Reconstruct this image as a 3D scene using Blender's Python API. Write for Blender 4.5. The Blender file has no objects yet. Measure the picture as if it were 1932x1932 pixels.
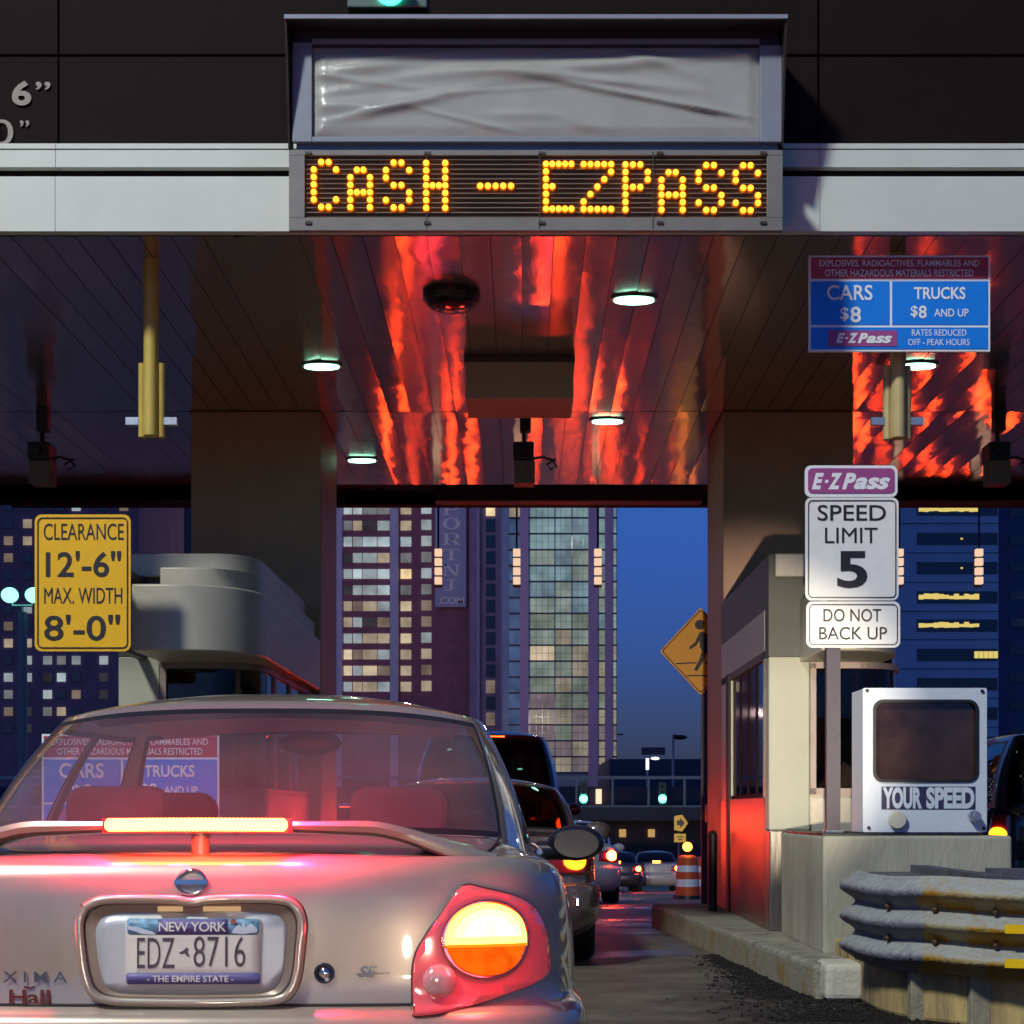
import bpy, bmesh, math, random
from mathutils import Vector, Matrix
random.seed(7)
C = bpy.context.scene.collection
SC = bpy.context.scene

# ------------------------------------------------------------------ camera
F, VX, VY, H = 2600.0, 985.0, 1530.0, 1.07        # focal length and principal point on a 1932 px square frame
cam = bpy.data.cameras.new("camera"); cam_o = bpy.data.objects.new("camera", cam); C.objects.link(cam_o)
cam.sensor_width = 36; KY = 4000/F; FR = F*KY                                # measured distances are stretched along the road: the true focal length is FR
cam.lens = 36*FR/1932
cam.shift_x = -(VX-966)/1932; cam.shift_y = (VY-966)/1932
cam.clip_start = 0.05; cam.clip_end = 3000
cam_o.location = (0, 0, H); cam_o.rotation_euler = (math.radians(90), 0, 0)
SC.camera = cam_o

# ------------------------------------------------------------------ dusk sky
world = bpy.data.worlds.new("World"); SC.world = world; world.use_nodes = True
wn = world.node_tree; bg = wn.nodes["Background"]
sky = wn.nodes.new("ShaderNodeTexSky"); sky.sky_type = 'NISHITA'; sky.sun_disc = False
sky.sun_elevation = math.radians(2.0); sky.sun_rotation = math.radians(195); sky.ozone_density = 6; sky.dust_density = .3; sky.air_density = 1.0
tint = wn.nodes.new("ShaderNodeMix"); tint.data_type = 'RGBA'; tint.blend_type = 'MULTIPLY'; tint.inputs[0].default_value = 1
tcw = wn.nodes.new("ShaderNodeTexCoord"); sxw = wn.nodes.new("ShaderNodeSeparateXYZ"); wn.links.new(tcw.outputs["Generated"], sxw.inputs[0])
crw = wn.nodes.new("ShaderNodeValToRGB"); crw.color_ramp.elements[0].position = 0; crw.color_ramp.elements[1].position = .22
crw.color_ramp.elements[0].color = (.06, .20, 1.0, 1); crw.color_ramp.elements[1].color = (.42, .64, .70, 1); wn.links.new(sxw.outputs[2], crw.inputs[0]); wn.links.new(crw.outputs[0], tint.inputs[7])
wn.links.new(sky.outputs[0], tint.inputs[6]); glow = wn.nodes.new("ShaderNodeMix"); glow.data_type = 'RGBA'; glow.blend_type = 'ADD'; glow.inputs[0].default_value = 1; glow.inputs[7].default_value = (.068, .046, .062, 1)   # city light scattered in the air
wn.links.new(tint.outputs[2], glow.inputs[6]); wn.links.new(glow.outputs[2], bg.inputs[0])
bg.inputs[1].default_value = 0.35

# ------------------------------------------------------------------ plaza flood light on its high mast behind the camera (its shadow of the lane sign shows in the photo)
ld = bpy.data.lights.new("plaza_flood_light", 'SPOT'); lo = bpy.data.objects.new("plaza_flood_light", ld); C.objects.link(lo)
lo.location = (-10.8, -3.4*KY, 20.0); ld.energy = 22500; ld.color = (.93, 1.0, .93); ld.shadow_soft_size = 1.3; ld.spot_size = math.radians(75); ld.spot_blend = .4
lo.rotation_euler = (Vector((1.5, 8*KY, 1.5))-Vector(lo.location)).to_track_quat('-Z', 'Y').to_euler()
# head lamps of the car the photograph was taken from (they glint on the trunk ahead)
for hx, hz in ((-1.0, .68), (.32, .68)):
    ld = bpy.data.lights.new("headlight_beam", 'SPOT'); lo = bpy.data.objects.new("headlight_beam", ld); C.objects.link(lo)
    lo.location = (hx, 2.0, hz); ld.energy = 34; ld.color = (1, .86, .66); ld.shadow_soft_size = .06; ld.spot_size = math.radians(110); ld.spot_blend = 1
    lo.rotation_euler = (math.radians(86), 0, 0)

# the main beam of the right head lamp reaches the signs, drums and cars beyond the booth
ld = bpy.data.lights.new("headlight_main_beam", 'SPOT'); lo = bpy.data.objects.new("headlight_main_beam", ld); C.objects.link(lo)
lo.location = (.36, 2.0, .68); ld.energy = 6500; ld.color = (1, .88, .68); ld.shadow_soft_size = .06; ld.spot_size = math.radians(11); ld.spot_blend = .7
lo.rotation_euler = (Vector((2.75, 26, 2.7))-Vector(lo.location)).to_track_quat('-Z', 'Y').to_euler()

SC.view_settings.view_transform = 'Standard'; SC.view_settings.look = 'None'; SC.view_settings.exposure = 0; SC.view_settings.gamma = 1
SC.cycles.use_denoising = True
SC.cycles.max_bounces = 10; SC.cycles.transparent_max_bounces = 16; SC.cycles.sample_clamp_indirect = 6
SC.cycles.caustics_reflective = False; SC.cycles.caustics_refractive = False

# ------------------------------------------------------------------ helpers
def P(px, py, Y):
    return Vector((( px-VX)*Y/F, Y, H+(VY-py)*Y/F))
def PX(px, Y): return (px-VX)*Y/F
def PZ(py, Y): return H+(VY-py)*Y/F
def s(r, g, b):
    f = lambda c: ((c/255+.055)/1.055)**2.4 if c > 10 else c/255/12.92
    return (f(r), f(g), f(b))
def clamp(x, a=0., b=1.): return max(a, min(b, x))
def lerp(a, b, t): return a+(b-a)*t
def sstep(a, b, x):
    t = clamp((x-a)/(b-a)); return t*t*(3-2*t)

MATS = {}
def mat(name, col, rough=.6, metal=0, var=.12, scale=6, bump=0, bscale=60, coat=0, spec=.5, col2=None, stretch=(1, 1, 1), thr=None):
    """procedural Principled material: noise drives colour, roughness and an optional bump"""
    if name in MATS: return MATS[name]
    m = bpy.data.materials.new(name); m.use_nodes = True; MATS[name] = m
    n = m.node_tree; b = n.nodes["Principled BSDF"]; L = n.links.new
    tc = n.nodes.new("ShaderNodeTexCoord"); mp = n.nodes.new("ShaderNodeMapping"); mp.inputs[3].default_value = stretch
    L(tc.outputs["Object"], mp.inputs[0])
    nz = n.nodes.new("ShaderNodeTexNoise"); nz.inputs["Scale"].default_value = scale; nz.inputs["Detail"].default_value = 6; nz.inputs["Roughness"].default_value = .65
    L(mp.outputs[0], nz.inputs[0])
    cr = n.nodes.new("ShaderNodeValToRGB")
    a = tuple(c*(1-var) for c in col); d = col2 if col2 else tuple(min(1, c*(1+var)) for c in col)
    lo_, hi_ = thr if thr else (.3, .7)
    cr.color_ramp.elements[0].position = lo_; cr.color_ramp.elements[1].position = hi_
    cr.color_ramp.elements[0].color = (*a, 1); cr.color_ramp.elements[1].color = (*d, 1)
    L(nz.outputs[0], cr.inputs[0]); L(cr.outputs[0], b.inputs["Base Color"])
    mr = n.nodes.new("ShaderNodeMapRange"); mr.inputs[3].default_value = max(0, rough*.85); mr.inputs[4].default_value = min(1, rough*1.15)
    L(nz.outputs[0], mr.inputs[0]); L(mr.outputs[0], b.inputs["Roughness"])
    b.inputs["Metallic"].default_value = metal; b.inputs["Coat Weight"].default_value = coat; b.inputs["Coat Roughness"].default_value = .04
    b.inputs["Specular IOR Level"].default_value = spec
    if bump:
        n2 = n.nodes.new("ShaderNodeTexNoise"); n2.inputs["Scale"].default_value = bscale; n2.inputs["Detail"].default_value = 5
        L(mp.outputs[0], n2.inputs[0])
        bp = n.nodes.new("ShaderNodeBump"); bp.inputs["Strength"].default_value = bump; bp.inputs["Distance"].default_value = .02
        L(n2.outputs[0], bp.inputs["Height"]); L(bp.outputs[0], b.inputs["Normal"])
    return m
def em(name, col, strength, sample=True, var=0, scale=8):
    """something that gives off light"""
    if name in MATS: return MATS[name]
    m = bpy.data.materials.new(name); m.use_nodes = True; MATS[name] = m
    n = m.node_tree; n.nodes.remove(n.nodes["Principled BSDF"]); e = n.nodes.new("ShaderNodeEmission")
    e.inputs[0].default_value = (*col, 1); e.inputs[1].default_value = strength
    if var:
        tc = n.nodes.new("ShaderNodeTexCoord"); nz = n.nodes.new("ShaderNodeTexNoise"); nz.inputs["Scale"].default_value = scale
        n.links.new(tc.outputs["Object"], nz.inputs[0])
        mr = n.nodes.new("ShaderNodeMapRange"); mr.inputs[1].default_value = .3; mr.inputs[2].default_value = .7
        mr.inputs[3].default_value = strength*(1-var); mr.inputs[4].default_value = strength*(1+var)
        n.links.new(nz.outputs[0], mr.inputs[0]); n.links.new(mr.outputs[0], e.inputs[1])
    n.links.new(e.outputs[0], n.nodes["Material Output"].inputs[0])
    if not sample: m.cycles.emission_sampling = 'NONE'
    return m
def glass(name, tintc, rough=.02, refl=1.0, bumpy=0):
    if name in MATS: return MATS[name]
    m = bpy.data.materials.new(name); m.use_nodes = True; MATS[name] = m
    n = m.node_tree; n.nodes.remove(n.nodes["Principled BSDF"]); L = n.links.new
    t = n.nodes.new("ShaderNodeBsdfTransparent"); t.inputs[0].default_value = (*tintc, 1)
    g = n.nodes.new("ShaderNodeBsdfGlossy"); g.inputs["Roughness"].default_value = rough; g.inputs[0].default_value = (refl, refl, refl, 1)
    fr = n.nodes.new("ShaderNodeFresnel"); ge = n.nodes.new("ShaderNodeNewGeometry"); io = n.nodes.new("ShaderNodeMapRange")
    io.inputs[3].default_value = 1.5; io.inputs[4].default_value = 1/1.5; L(ge.outputs["Backfacing"], io.inputs[0]); L(io.outputs[0], fr.inputs[0])   # thin pane: same reflection from both sides
    mx = n.nodes.new("ShaderNodeMixShader"); L(fr.outputs[0], mx.inputs[0]); L(t.outputs[0], mx.inputs[1]); L(g.outputs[0], mx.inputs[2])
    L(mx.outputs[0], n.nodes["Material Output"].inputs[0])
    if bumpy:
        nz = n.nodes.new("ShaderNodeTexNoise"); nz.inputs["Scale"].default_value = 2; bp = n.nodes.new("ShaderNodeBump"); bp.inputs["Strength"].default_value = bumpy; bp.inputs["Distance"].default_value = .02
        L(nz.outputs[0], bp.inputs["Height"]); L(bp.outputs[0], g.inputs["Normal"]); L(bp.outputs[0], fr.inputs["Normal"])
    return m

ORG = {}
YS = [KY]
class MB:
    """collects boxes, bars, tubes and prisms into one mesh"""
    def __init__(self): self.v = []; self.f = []
    def add(self, vs, fs):
        o = len(self.v); self.v += [Vector(p) for p in vs]; self.f += [tuple(i+o for i in q) for q in fs]; return self
    def box(self, x0, x1, y0, y1, z0, z1):
        return self.add([(x0,y0,z0),(x1,y0,z0),(x1,y1,z0),(x0,y1,z0),(x0,y0,z1),(x1,y0,z1),(x1,y1,z1),(x0,y1,z1)],
                        [(0,3,2,1),(4,5,6,7),(0,1,5,4),(1,2,6,5),(2,3,7,6),(3,0,4,7)])
    def tube(self, path, r, n=12, cap=True):
        path = [Vector(p) for p in path]; rr = r if isinstance(r, (list, tuple)) else [r]*len(path)
        vs = []; fs = []; up = None
        for i, p in enumerate(path):
            d = (path[min(i+1, len(path)-1)]-path[max(i-1, 0)]).normalized()
            if up is None:
                up = Vector((0, 0, 1)) if abs(d.z) < .9 else Vector((1, 0, 0))
            u = (up-d*up.dot(d)).normalized(); w = d.cross(u); up = u
            for k in range(n):
                a = 2*math.pi*k/n; vs.append(p+u*math.cos(a)*rr[i]+w*math.sin(a)*rr[i])
        for i in range(len(path)-1):
            for k in range(n):
                a, b = i*n+k, i*n+(k+1) % n; fs.append((a, b, b+n, a+n))
        if cap: fs.append(tuple(range(n))[::-1]); fs.append(tuple((len(path)-1)*n+k for k in range(n)))
        return self.add(vs, fs)
    def cyl(self, a, b, r, n=20): return self.tube([a, b], r, n)
    def prism(self, poly, y0, y1):
        """polygon of (x, z) extruded along y"""
        n = len(poly)
        ar = sum(poly[i][0]*poly[(i+1) % n][1]-poly[(i+1) % n][0]*poly[i][1] for i in range(n))
        if ar < 0: poly = poly[::-1]
        vs = [(x, y0, z) for x, z in poly]+[(x, y1, z) for x, z in poly]
        return self.add(vs, [tuple(range(n)), tuple(range(2*n-1, n-1, -1))]+[(i, i+n, (i+1) % n+n, (i+1) % n) for i in range(n)])
    def extrude(self, poly, z0, z1):
        """polygon of (x, y) extruded along z"""
        n = len(poly)
        ar = sum(poly[i][0]*poly[(i+1) % n][1]-poly[(i+1) % n][0]*poly[i][1] for i in range(n))
        if ar < 0: poly = poly[::-1]
        vs = [(x, y, z0) for x, y in poly]+[(x, y, z1) for x, y in poly]
        return self.add(vs, [tuple(range(n-1, -1, -1)), tuple(range(n, 2*n))]+[(i, (i+1) % n, (i+1) % n+n, i+n) for i in range(n)])
    def ball(self, c, r, n=14, sc=(1, 1, 1)):
        vs = []; fs = []; c = Vector(c); h = n//2
        for i in range(h+1):
            th = math.pi*i/h
            for k in range(n):
                a = 2*math.pi*k/n; vs.append(c+Vector((r*sc[0]*math.sin(th)*math.cos(a), r*sc[1]*math.sin(th)*math.sin(a), r*sc[2]*math.cos(th))))
        for i in range(h):
            for k in range(n): fs.append((i*n+k, (i+1)*n+k, (i+1)*n+(k+1) % n, i*n+(k+1) % n))
        return self.add(vs, fs)
    def disc(self, c, r, axis='y', n=28, th=.01, sx=1):
        c = Vector(c); d = {'x': Vector((1,0,0)), 'y': Vector((0,1,0)), 'z': Vector((0,0,1))}[axis]
        return self.tube([c-d*th/2, c+d*th/2], r, n)
    def build(self, name, m, parent=None, smooth=False, bevel=0, seg=2, org=None, weld=False):
        if org is None: org = ORG.get(parent.name, Vector()) if parent else Vector()
        me = bpy.data.meshes.new(name); k_ = YS[0]; me.from_pydata([Vector((p.x, p.y*k_, p.z))-org for p in self.v], [], self.f)
        if weld:
            bm = bmesh.new(); bm.from_mesh(me); bmesh.ops.remove_doubles(bm, verts=bm.verts, dist=2e-4); bmesh.ops.recalc_face_normals(bm, faces=bm.faces); bm.to_mesh(me); bm.free()
        me.materials.append(m)
        if smooth:
            for p in me.polygons: p.use_smooth = True
            if smooth != 'all': me.set_sharp_from_angle(angle=math.radians(42))
        o = bpy.data.objects.new(name, me); C.objects.link(o)
        if parent: o.parent = parent
        ORG[o.name] = org
        if bevel:
            bv = o.modifiers.new("bevel", 'BEVEL'); bv.width = bevel; bv.segments = seg; bv.limit_method = 'ANGLE'; bv.angle_limit = math.radians(40)
        return o
def tag(o, label, cat, group=None):
    o["label"] = label; o["category"] = cat
    if group: o["group"] = group
    return o
def thing(name, label, cat, loc=(0, 0, 0), group=None):
    o = bpy.data.objects.new(name, None); C.objects.link(o); loc = (loc[0], loc[1]*KY, loc[2]); o.location = loc; o.empty_display_size = .2
    ORG[o.name] = Vector(loc)
    return tag(o, label, cat, group)
def struct(o, kind="structure"): o["kind"] = kind; return o
def copy_tree(o, label=None, group=None, loc=None):
    def rec(a, par):
        c = a.copy(); C.objects.link(c)
        if par: c.parent = par
        for ch in list(a.children): rec(ch, c)
        return c
    c = rec(o, None)
    if label: c["label"] = label
    if group: c["group"] = group
    if loc: c.location = (loc[0], loc[1]*KY, loc[2])
    return c

def text2d(body, w=None, h=None, bold=0, shear=0, spacing=1):
    """flat letters centred on 0,0 and fitted to w x h: (verts2d, faces)"""
    cu = bpy.data.curves.new("t", 'FONT'); cu.body = body; cu.size = 1; cu.shear = shear; cu.space_character = spacing; cu.resolution_u = 4; cu.offset = bold
    cu.dimensions = '2D'; cu.fill_mode = 'BOTH'
    ob = bpy.data.objects.new("t", cu); C.objects.link(ob)
    dg = bpy.context.evaluated_depsgraph_get(); me = bpy.data.meshes.new_from_object(ob.evaluated_get(dg))
    vs = [(v.co.x, v.co.y) for v in me.vertices]; fs = [tuple(p.vertices) for p in me.polygons]
    bpy.data.objects.remove(ob); bpy.data.curves.remove(cu); bpy.data.meshes.remove(me)
    x0, x1 = min(v[0] for v in vs), max(v[0] for v in vs); y0, y1 = min(v[1] for v in vs), max(v[1] for v in vs)
    sx = w/(x1-x0) if w else None; sy = h/(y1-y0) if h else None
    sx = sx or sy; sy = sy or sx
    return [((x-(x0+x1)/2)*sx, (y-(y0+y1)/2)*sy) for x, y in vs], fs
def orient(vs, fs):
    out = []
    for f in fs:
        a = sum(vs[f[i]][0]*vs[f[(i+1) % len(f)]][1]-vs[f[(i+1) % len(f)]][0]*vs[f[i]][1] for i in range(len(f)))
        out.append(f if a > 0 else f[::-1])
    return out
def letters(mb, body, cx, y, cz, w=None, h=None, **k):
    """letters on the plane y = const facing -y"""
    vs, fs = text2d(body, w, h, **k)
    mb.add([(cx+u, y, cz+v) for u, v in vs], orient(vs, fs)); return mb
def ptext(mb, body, x0, x1, y0, y1, Y, off=.006, **k):
    """letters filling the box measured on the photograph, standing at distance Y"""
    a = P(x0, y1, Y); b = P(x1, y0, Y)
    return letters(mb, body, (a.x+b.x)/2, Y-off, (a.z+b.z)/2, b.x-a.x, b.z-a.z, **k)
def rrect(x0, x1, z0, z1, r, n=5):
    out = []
    for cx, cz, a0 in ((x1-r, z1-r, 0), (x0+r, z1-r, 90), (x0+r, z0+r, 180), (x1-r, z0+r, 270)):
        for i in range(n+1):
            a = math.radians(a0+90*i/n); out.append((cx+r*math.cos(a), cz+r*math.sin(a)))
    return out
def ring_prism(mb, outer, inner, y0, y1):
    """frame between two outlines of equal count, in the xz plane"""
    n = len(outer); vs = []
    for y in (y0, y1): vs += [(x, y, z) for x, z in outer]+[(x, y, z) for x, z in inner]
    fs = []
    for i in range(n):
        j = (i+1) % n
        fs += [(i, n+i, n+j, j), (2*n+i, 2*n+j, 3*n+j, 3*n+i), (i, j, 2*n+j, 2*n+i), (n+i, 3*n+i, 3*n+j, n+j)]
    return mb.add(vs, fs)

def catmull(pts, sub):
    out = []
    n = len(pts)
    for i in range(n-1):
        p0, p1, p2, p3 = pts[max(i-1, 0)], pts[i], pts[i+1], pts[min(i+2, n-1)]
        for k in range(sub):
            t = k/sub
            out.append(tuple(.5*((2*b)+(-a+c)*t+(2*a-5*b+4*c-d)*t*t+(-a+3*b-3*c+d)*t**3) for a, b, c, d in zip(p0, p1, p2, p3)))
    out.append(tuple(pts[-1])); return out
def interp(tab, x):
    if x <= tab[0][0]: return tab[0][1]
    for (a, b), (c, d) in zip(tab, tab[1:]):
        if x <= c: return lerp(b, d, (x-a)/(c-a))
    return tab[-1][1]

# ------------------------------------------------------------------ materials
M_white = mat("white_panel", (.62, .64, .6), .45, 0, .05, 2, .05, 20)
M_dark = mat("dark_bronze_panel", (.0105, .0050, .0050), .7, 0, .25, 1.5, spec=.12)
M_black = mat("black_plastic", (.012, .012, .014), .45)
M_seam = mat("dark_seam", (.02, .018, .018), .8)
M_cream = mat("cream_paint", (.46, .44, .34), .5, 0, .07, 3, .06, 30)
M_hood = mat("grey_hood_metal", (.52, .46, .37), .42, .2, .10, 3, .05, 20)
M_alu = mat("aluminium", (.55, .56, .58), .38, .9, .1, 20)
M_greyp = mat("blue_grey_frame", (.23, .245, .31), .5, .1, .08, 6)
M_postm = mat("galvanised_post", (.075, .062, .08), .5, .5, .15, 25)
M_yellowpipe = mat("yellow_pipe_paint", (.60, .44, .10), .45, 0, .10, 8)
M_tanpipe = mat("tan_pipe_paint", (.55, .43, .20), .5, 0, .10, 8)
M_sy = mat("yellow_sign_sheeting", (.95, .49, .004), .42, 0, .05, 12)
M_sw = mat("white_sign_sheeting", (.90, .85, .82), .45, 0, .04, 12)
M_ink = mat("black_sign_ink", (.018, .014, .02), .5)
M_purple = mat("purple_sign_sheeting", (.36, .07, .25), .45, 0, .05, 9)
M_blue = mat("blue_sign_sheeting", (.005, .22, .85), .42, 0, .06, 9)
M_red = mat("red_sign_sheeting", (.45, .035, .07), .45, 0, .06, 9)
M_signwhite = mat("white_sign_lettering", (.90, .90, .92), .45, 0, .03)
M_concrete = mat("weathered_concrete", (.40, .37, .29), .85, 0, .25, 2.2, .35, 40, stretch=(1, 1, .35))
M_stainless = mat("brushed_stainless", (.27, .24, .21), .36, .85, .12, 3, .08, 30, stretch=(1, 1, .15))
M_bglass = glass("booth_glass", (.25, .22, .22), .03)
# ------------------------------------------------------------------ ground and islands
def gz(y): return 0. if y < 13 else max(-2.35, -.05*(y-13))
def asphalt():
    m = bpy.data.materials.new("wet_asphalt"); m.use_nodes = True; n = m.node_tree; b = n.nodes["Principled BSDF"]; L = n.links.new
    tc = n.nodes.new("ShaderNodeTexCoord")
    def noise(sc, det=6):
        q = n.nodes.new("ShaderNodeTexNoise"); q.inputs["Scale"].default_value = sc; q.inputs["Detail"].default_value = det; L(tc.outputs["Object"], q.inputs[0]); return q
    big, fine, mid = noise(.55, 5), noise(95, 3), noise(2.3, 6)
    cr = n.nodes.new("ShaderNodeValToRGB"); cr.color_ramp.elements[0].color = (.085, .068, .05, 1); cr.color_ramp.elements[1].color = (.17, .14, .10, 1)
    cr.color_ramp.elements[0].position = .35; cr.color_ramp.elements[1].position = .68
    L(mid.outputs[0], cr.inputs[0])
    # slush and mud tracked along the island nose
    sx = n.nodes.new("ShaderNodeSeparateXYZ"); L(tc.outputs["Object"], sx.inputs[0])
    def mth(op, a, bv):
        q = n.nodes.new("ShaderNodeMath"); q.operation = op; L(a, q.inputs[0])
        if isinstance(bv, (int, float)): q.inputs[1].default_value = bv
        else: L(bv, q.inputs[1])
        return q.outputs[0]
    u = mth('DIVIDE', mth('SUBTRACT', sx.outputs[0], 2.6), 1.4); v = mth('DIVIDE', mth('SUBTRACT', sx.outputs[1], 11.2), 2.9)
    dd = mth('SQRT', mth('ADD', mth('MULTIPLY', u, u), mth('MULTIPLY', v, v)), 0)
    mud = n.nodes.new("ShaderNodeMapRange"); mud.inputs[1].default_value = 1.35; mud.inputs[2].default_value = .95
    pn = noise(6, 8); L(mth('ADD', dd, mth('MULTIPLY', mth('SUBTRACT', pn.outputs[0], .5), .9)), mud.inputs[0])
    mxm = n.nodes.new("ShaderNodeMix"); mxm.data_type = 'RGBA'; mxm.inputs[7].default_value = (.014, .011, .009, 1); L(mud.outputs[0], mxm.inputs[0]); L(cr.outputs[0], mxm.inputs[6])
    L(mxm.outputs[2], b.inputs["Base Color"])
    rr = n.nodes.new("ShaderNodeValToRGB"); rr.color_ramp.elements[0].color = (.18,)*3+(1,); rr.color_ramp.elements[1].color = (.6,)*3+(1,)
    rr.color_ramp.elements[0].position = .38; rr.color_ramp.elements[1].position = .5
    L(big.outputs[0], rr.inputs[0]); L(rr.outputs[0], b.inputs["Roughness"])
    bp = n.nodes.new("ShaderNodeBump"); bp.inputs["Strength"].default_value = .35; bp.inputs["Distance"].default_value = .01
    L(fine.outputs[0], bp.inputs["Height"]); L(bp.outputs[0], b.inputs["Normal"])
    return m
ys = [-60, -20, -5, 0, 3, 6, 9, 13, 17, 22, 30, 40, 50, 60, 80, 140, 300, 1200]; xs = [-900, -200, -40, -10, -3, 0, 3, 10, 40, 200, 900]
g = MB(); nx = len(xs)
g.add([(x, y, gz(y)) for y in ys for x in xs], [(j*nx+i, j*nx+i+1, (j+1)*nx+i+1, (j+1)*nx+i) for j in range(len(ys)-1) for i in range(nx-1)])
struct(g.build("road", asphalt()))

M_kerb = mat("worn_kerb_concrete", (.24, .225, .19), .9, 0, .25, 5, .6, 30, col2=(.38, .35, .28), thr=(.35, .62))
M_kerby = mat("worn_yellow_kerb_paint", (.36, .32, .24), .85, 0, .15, 3.2, .5, 30, col2=(.30, .18, .06), thr=(.5, .64))
def island(sgn):
    # lane edge tapers towards the nose; the far side mirrors it about the island's middle at x = 2.4
    near, far = [(1.66, 7.85), (1.62, 8.3), (1.40, 10.8), (1.22, 12.9)], [(3.58, 12.9), (3.40, 10.8), (3.18, 8.3), (3.14, 7.85)]
    poly = [(sgn*x, y) for x, y in near+far]
    m = MB(); m.extrude(poly, -.05, .20)
    top = struct(m.build("pavement", M_kerb, bevel=.025, seg=3))
    # painted face of the kerb: thin proud strip of old paint along the lane edge
    k = MB()
    for (a, b) in ((near[0], near[1]), (near[1], near[2]), (near[2], near[3])):
        nseg = 1
        dx, dy = b[0]-a[0], b[1]-a[1]; ln = math.hypot(dx, dy); nxn, nyn = -dy/ln, dx/ln
        q = [(a[0]+nxn*.006, a[1]+nyn*.006), (b[0]+nxn*.006, b[1]+nyn*.006), (b[0]-nxn*.02, b[1]-nyn*.02), (a[0]-nxn*.02, a[1]-nyn*.02)]
        k.extrude([(sgn*x, y) for x, y in q], 0, .17)
    o = k.build("kerb", M_kerby); o.parent = top; ORG[o.name] = Vector()
    return top
island(1); island(-1)
# light concrete end stone of the kerb nose
m = MB(); m.box(1.70, 1.93, 7.72, 8.0, 0, .215)
tag(m.build("kerb_stone", mat("pale_kerb_stone", (.62, .57, .47), .85, 0, .12, 8, .4, 30), bevel=.04, seg=3), "pale concrete end block at the nose of the right kerb", "kerb stone")
# dark gritty slush and gravel along the kerb
gr = MB(); rnd = random.Random(3)
n_ = 0
while n_ < 8500:
    if rnd.random() < .55:
        x, y = rnd.gauss(2.5, .62), rnd.gauss(6.35, .75)
        if y < 4.9 or (y > 7.55 and x > 1.55) or y > 7.9: continue
    else:
        y = lerp(7.0, 10.2, rnd.random()**1.5); edge = 1.66 if y < 8 else lerp(1.63, 1.44, (y-8)/2.2); x = edge-abs(rnd.gauss(0, lerp(.26, .06, clamp((y-7)/3))))
        if y < 7.8: x += rnd.uniform(0, .5)
    r = rnd.uniform(.003, .010)*(1.9 if rnd.random() < .08 else 1); n_ += 1
    gr.ball((x, y, r*.4), r, 6, (rnd.uniform(.7, 1.4), rnd.uniform(.7, 1.4)/KY, rnd.uniform(.5, .9)))
struct(gr.build("gravel", mat("dark_grit", (.013, .010, .009), .6, 0, .5, 9)), "stuff")

# ------------------------------------------------------------------ toll canopy
def wavy_metal():
    m = bpy.data.materials.new("rippled_metal_soffit"); m.use_nodes = True; n = m.node_tree; b = n.nodes["Principled BSDF"]; L = n.links.new
    b.inputs["Base Color"].default_value = (.66, .47, .42, 1); b.inputs["Metallic"].default_value = .82; b.inputs["Roughness"].default_value = .17; b.inputs["Anisotropic"].default_value = .88
    tg = n.nodes.new("ShaderNodeCombineXYZ"); tg.inputs[1].default_value = 1; L(tg.outputs[0], b.inputs["Tangent"])
    tc = n.nodes.new("ShaderNodeTexCoord"); mp = n.nodes.new("ShaderNodeMapping"); mp.inputs[3].default_value = (3.2, 2.2, 1); L(tc.outputs["Object"], mp.inputs[0])
    nz = n.nodes.new("ShaderNodeTexNoise"); nz.inputs["Scale"].default_value = 1; nz.inputs["Detail"].default_value = 1.6; L(mp.outputs[0], nz.inputs[0])
    bp = n.nodes.new("ShaderNodeBump"); bp.inputs["Strength"].default_value = .22; bp.inputs["Distance"].default_value = .02
    L(nz.outputs[0], bp.inputs["Height"]); L(bp.outputs[0], b.inputs["Normal"])
    n2 = n.nodes.new("ShaderNodeTexNoise"); n2.inputs["Scale"].default_value = .6; L(mp.outputs[0], n2.inputs[0])
    mr = n.nodes.new("ShaderNodeMapRange"); mr.inputs[3].default_value = .09; mr.inputs[4].default_value = .18; L(n2.outputs[0], mr.inputs[0]); L(mr.outputs[0], b.inputs["Roughness"])
    return m
YF, YC, YR, ZC = 8.6, 12.4, 15.2, 4.67
canopy = thing("toll_canopy", "dark toll plaza canopy with white banded fascia and reflective metal ceiling", "canopy", (0, YF, 0))
fz = lambda py: PZ(py, YF)
m = MB(); m.box(-9, 9, YF+.03, YF+.25, fz(440)+.02, 6.6); m.build("fascia_panel", M_dark, canopy)
def band(name, y0, y1, proud):
    for a, b in ((-9, PX(106.5, YF)), (PX(107.5, YF), PX(1544.5, YF)), (PX(1545.5, YF), 9)):
        q = MB(); q.box(a, b, YF-proud, YF+.03, fz(y1), fz(y0)); q.build(name, M_white, canopy)
band("fascia_strip", 273.5, 283, .02); band("fascia_strip", 286, 318, .02); band("fascia_band", 337, 440, .03)
q = MB()                                                           # panel joints of the dark upper fascia
for x in (PX(107, YF), PX(1545, YF)): q.box(x-.004, x+.004, YF+.024, YF+.03, fz(270), 6.6)
q.box(-9, 9, YF+.023, YF+.03, fz(100), fz(98)); q.build("fascia_joint", mat("fascia_joint_gap", (.002, .002, .002), .9, spec=0), canopy)
lt = mat("grey_fascia_lettering", (.30, .26, .235), .6)
q = MB(); ptext(q, "6", 20, 57, 149, 196, YF, off=-.02, bold=.03); q.build("lettering", lt, canopy)
q = MB(); ptext(q, "”", 65, 93, 151, 166, YF, off=-.02, bold=.01); q.build("lettering", lt, canopy)
q = MB(); ptext(q, "0", -22, 23, 222, 271, YF, off=-.02, bold=.0); q.build("lettering", lt, canopy)
q = MB(); ptext(q, "”", 35, 53, 224, 236, YF, off=-.02, bold=.01); q.build("lettering", lt, canopy)
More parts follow.
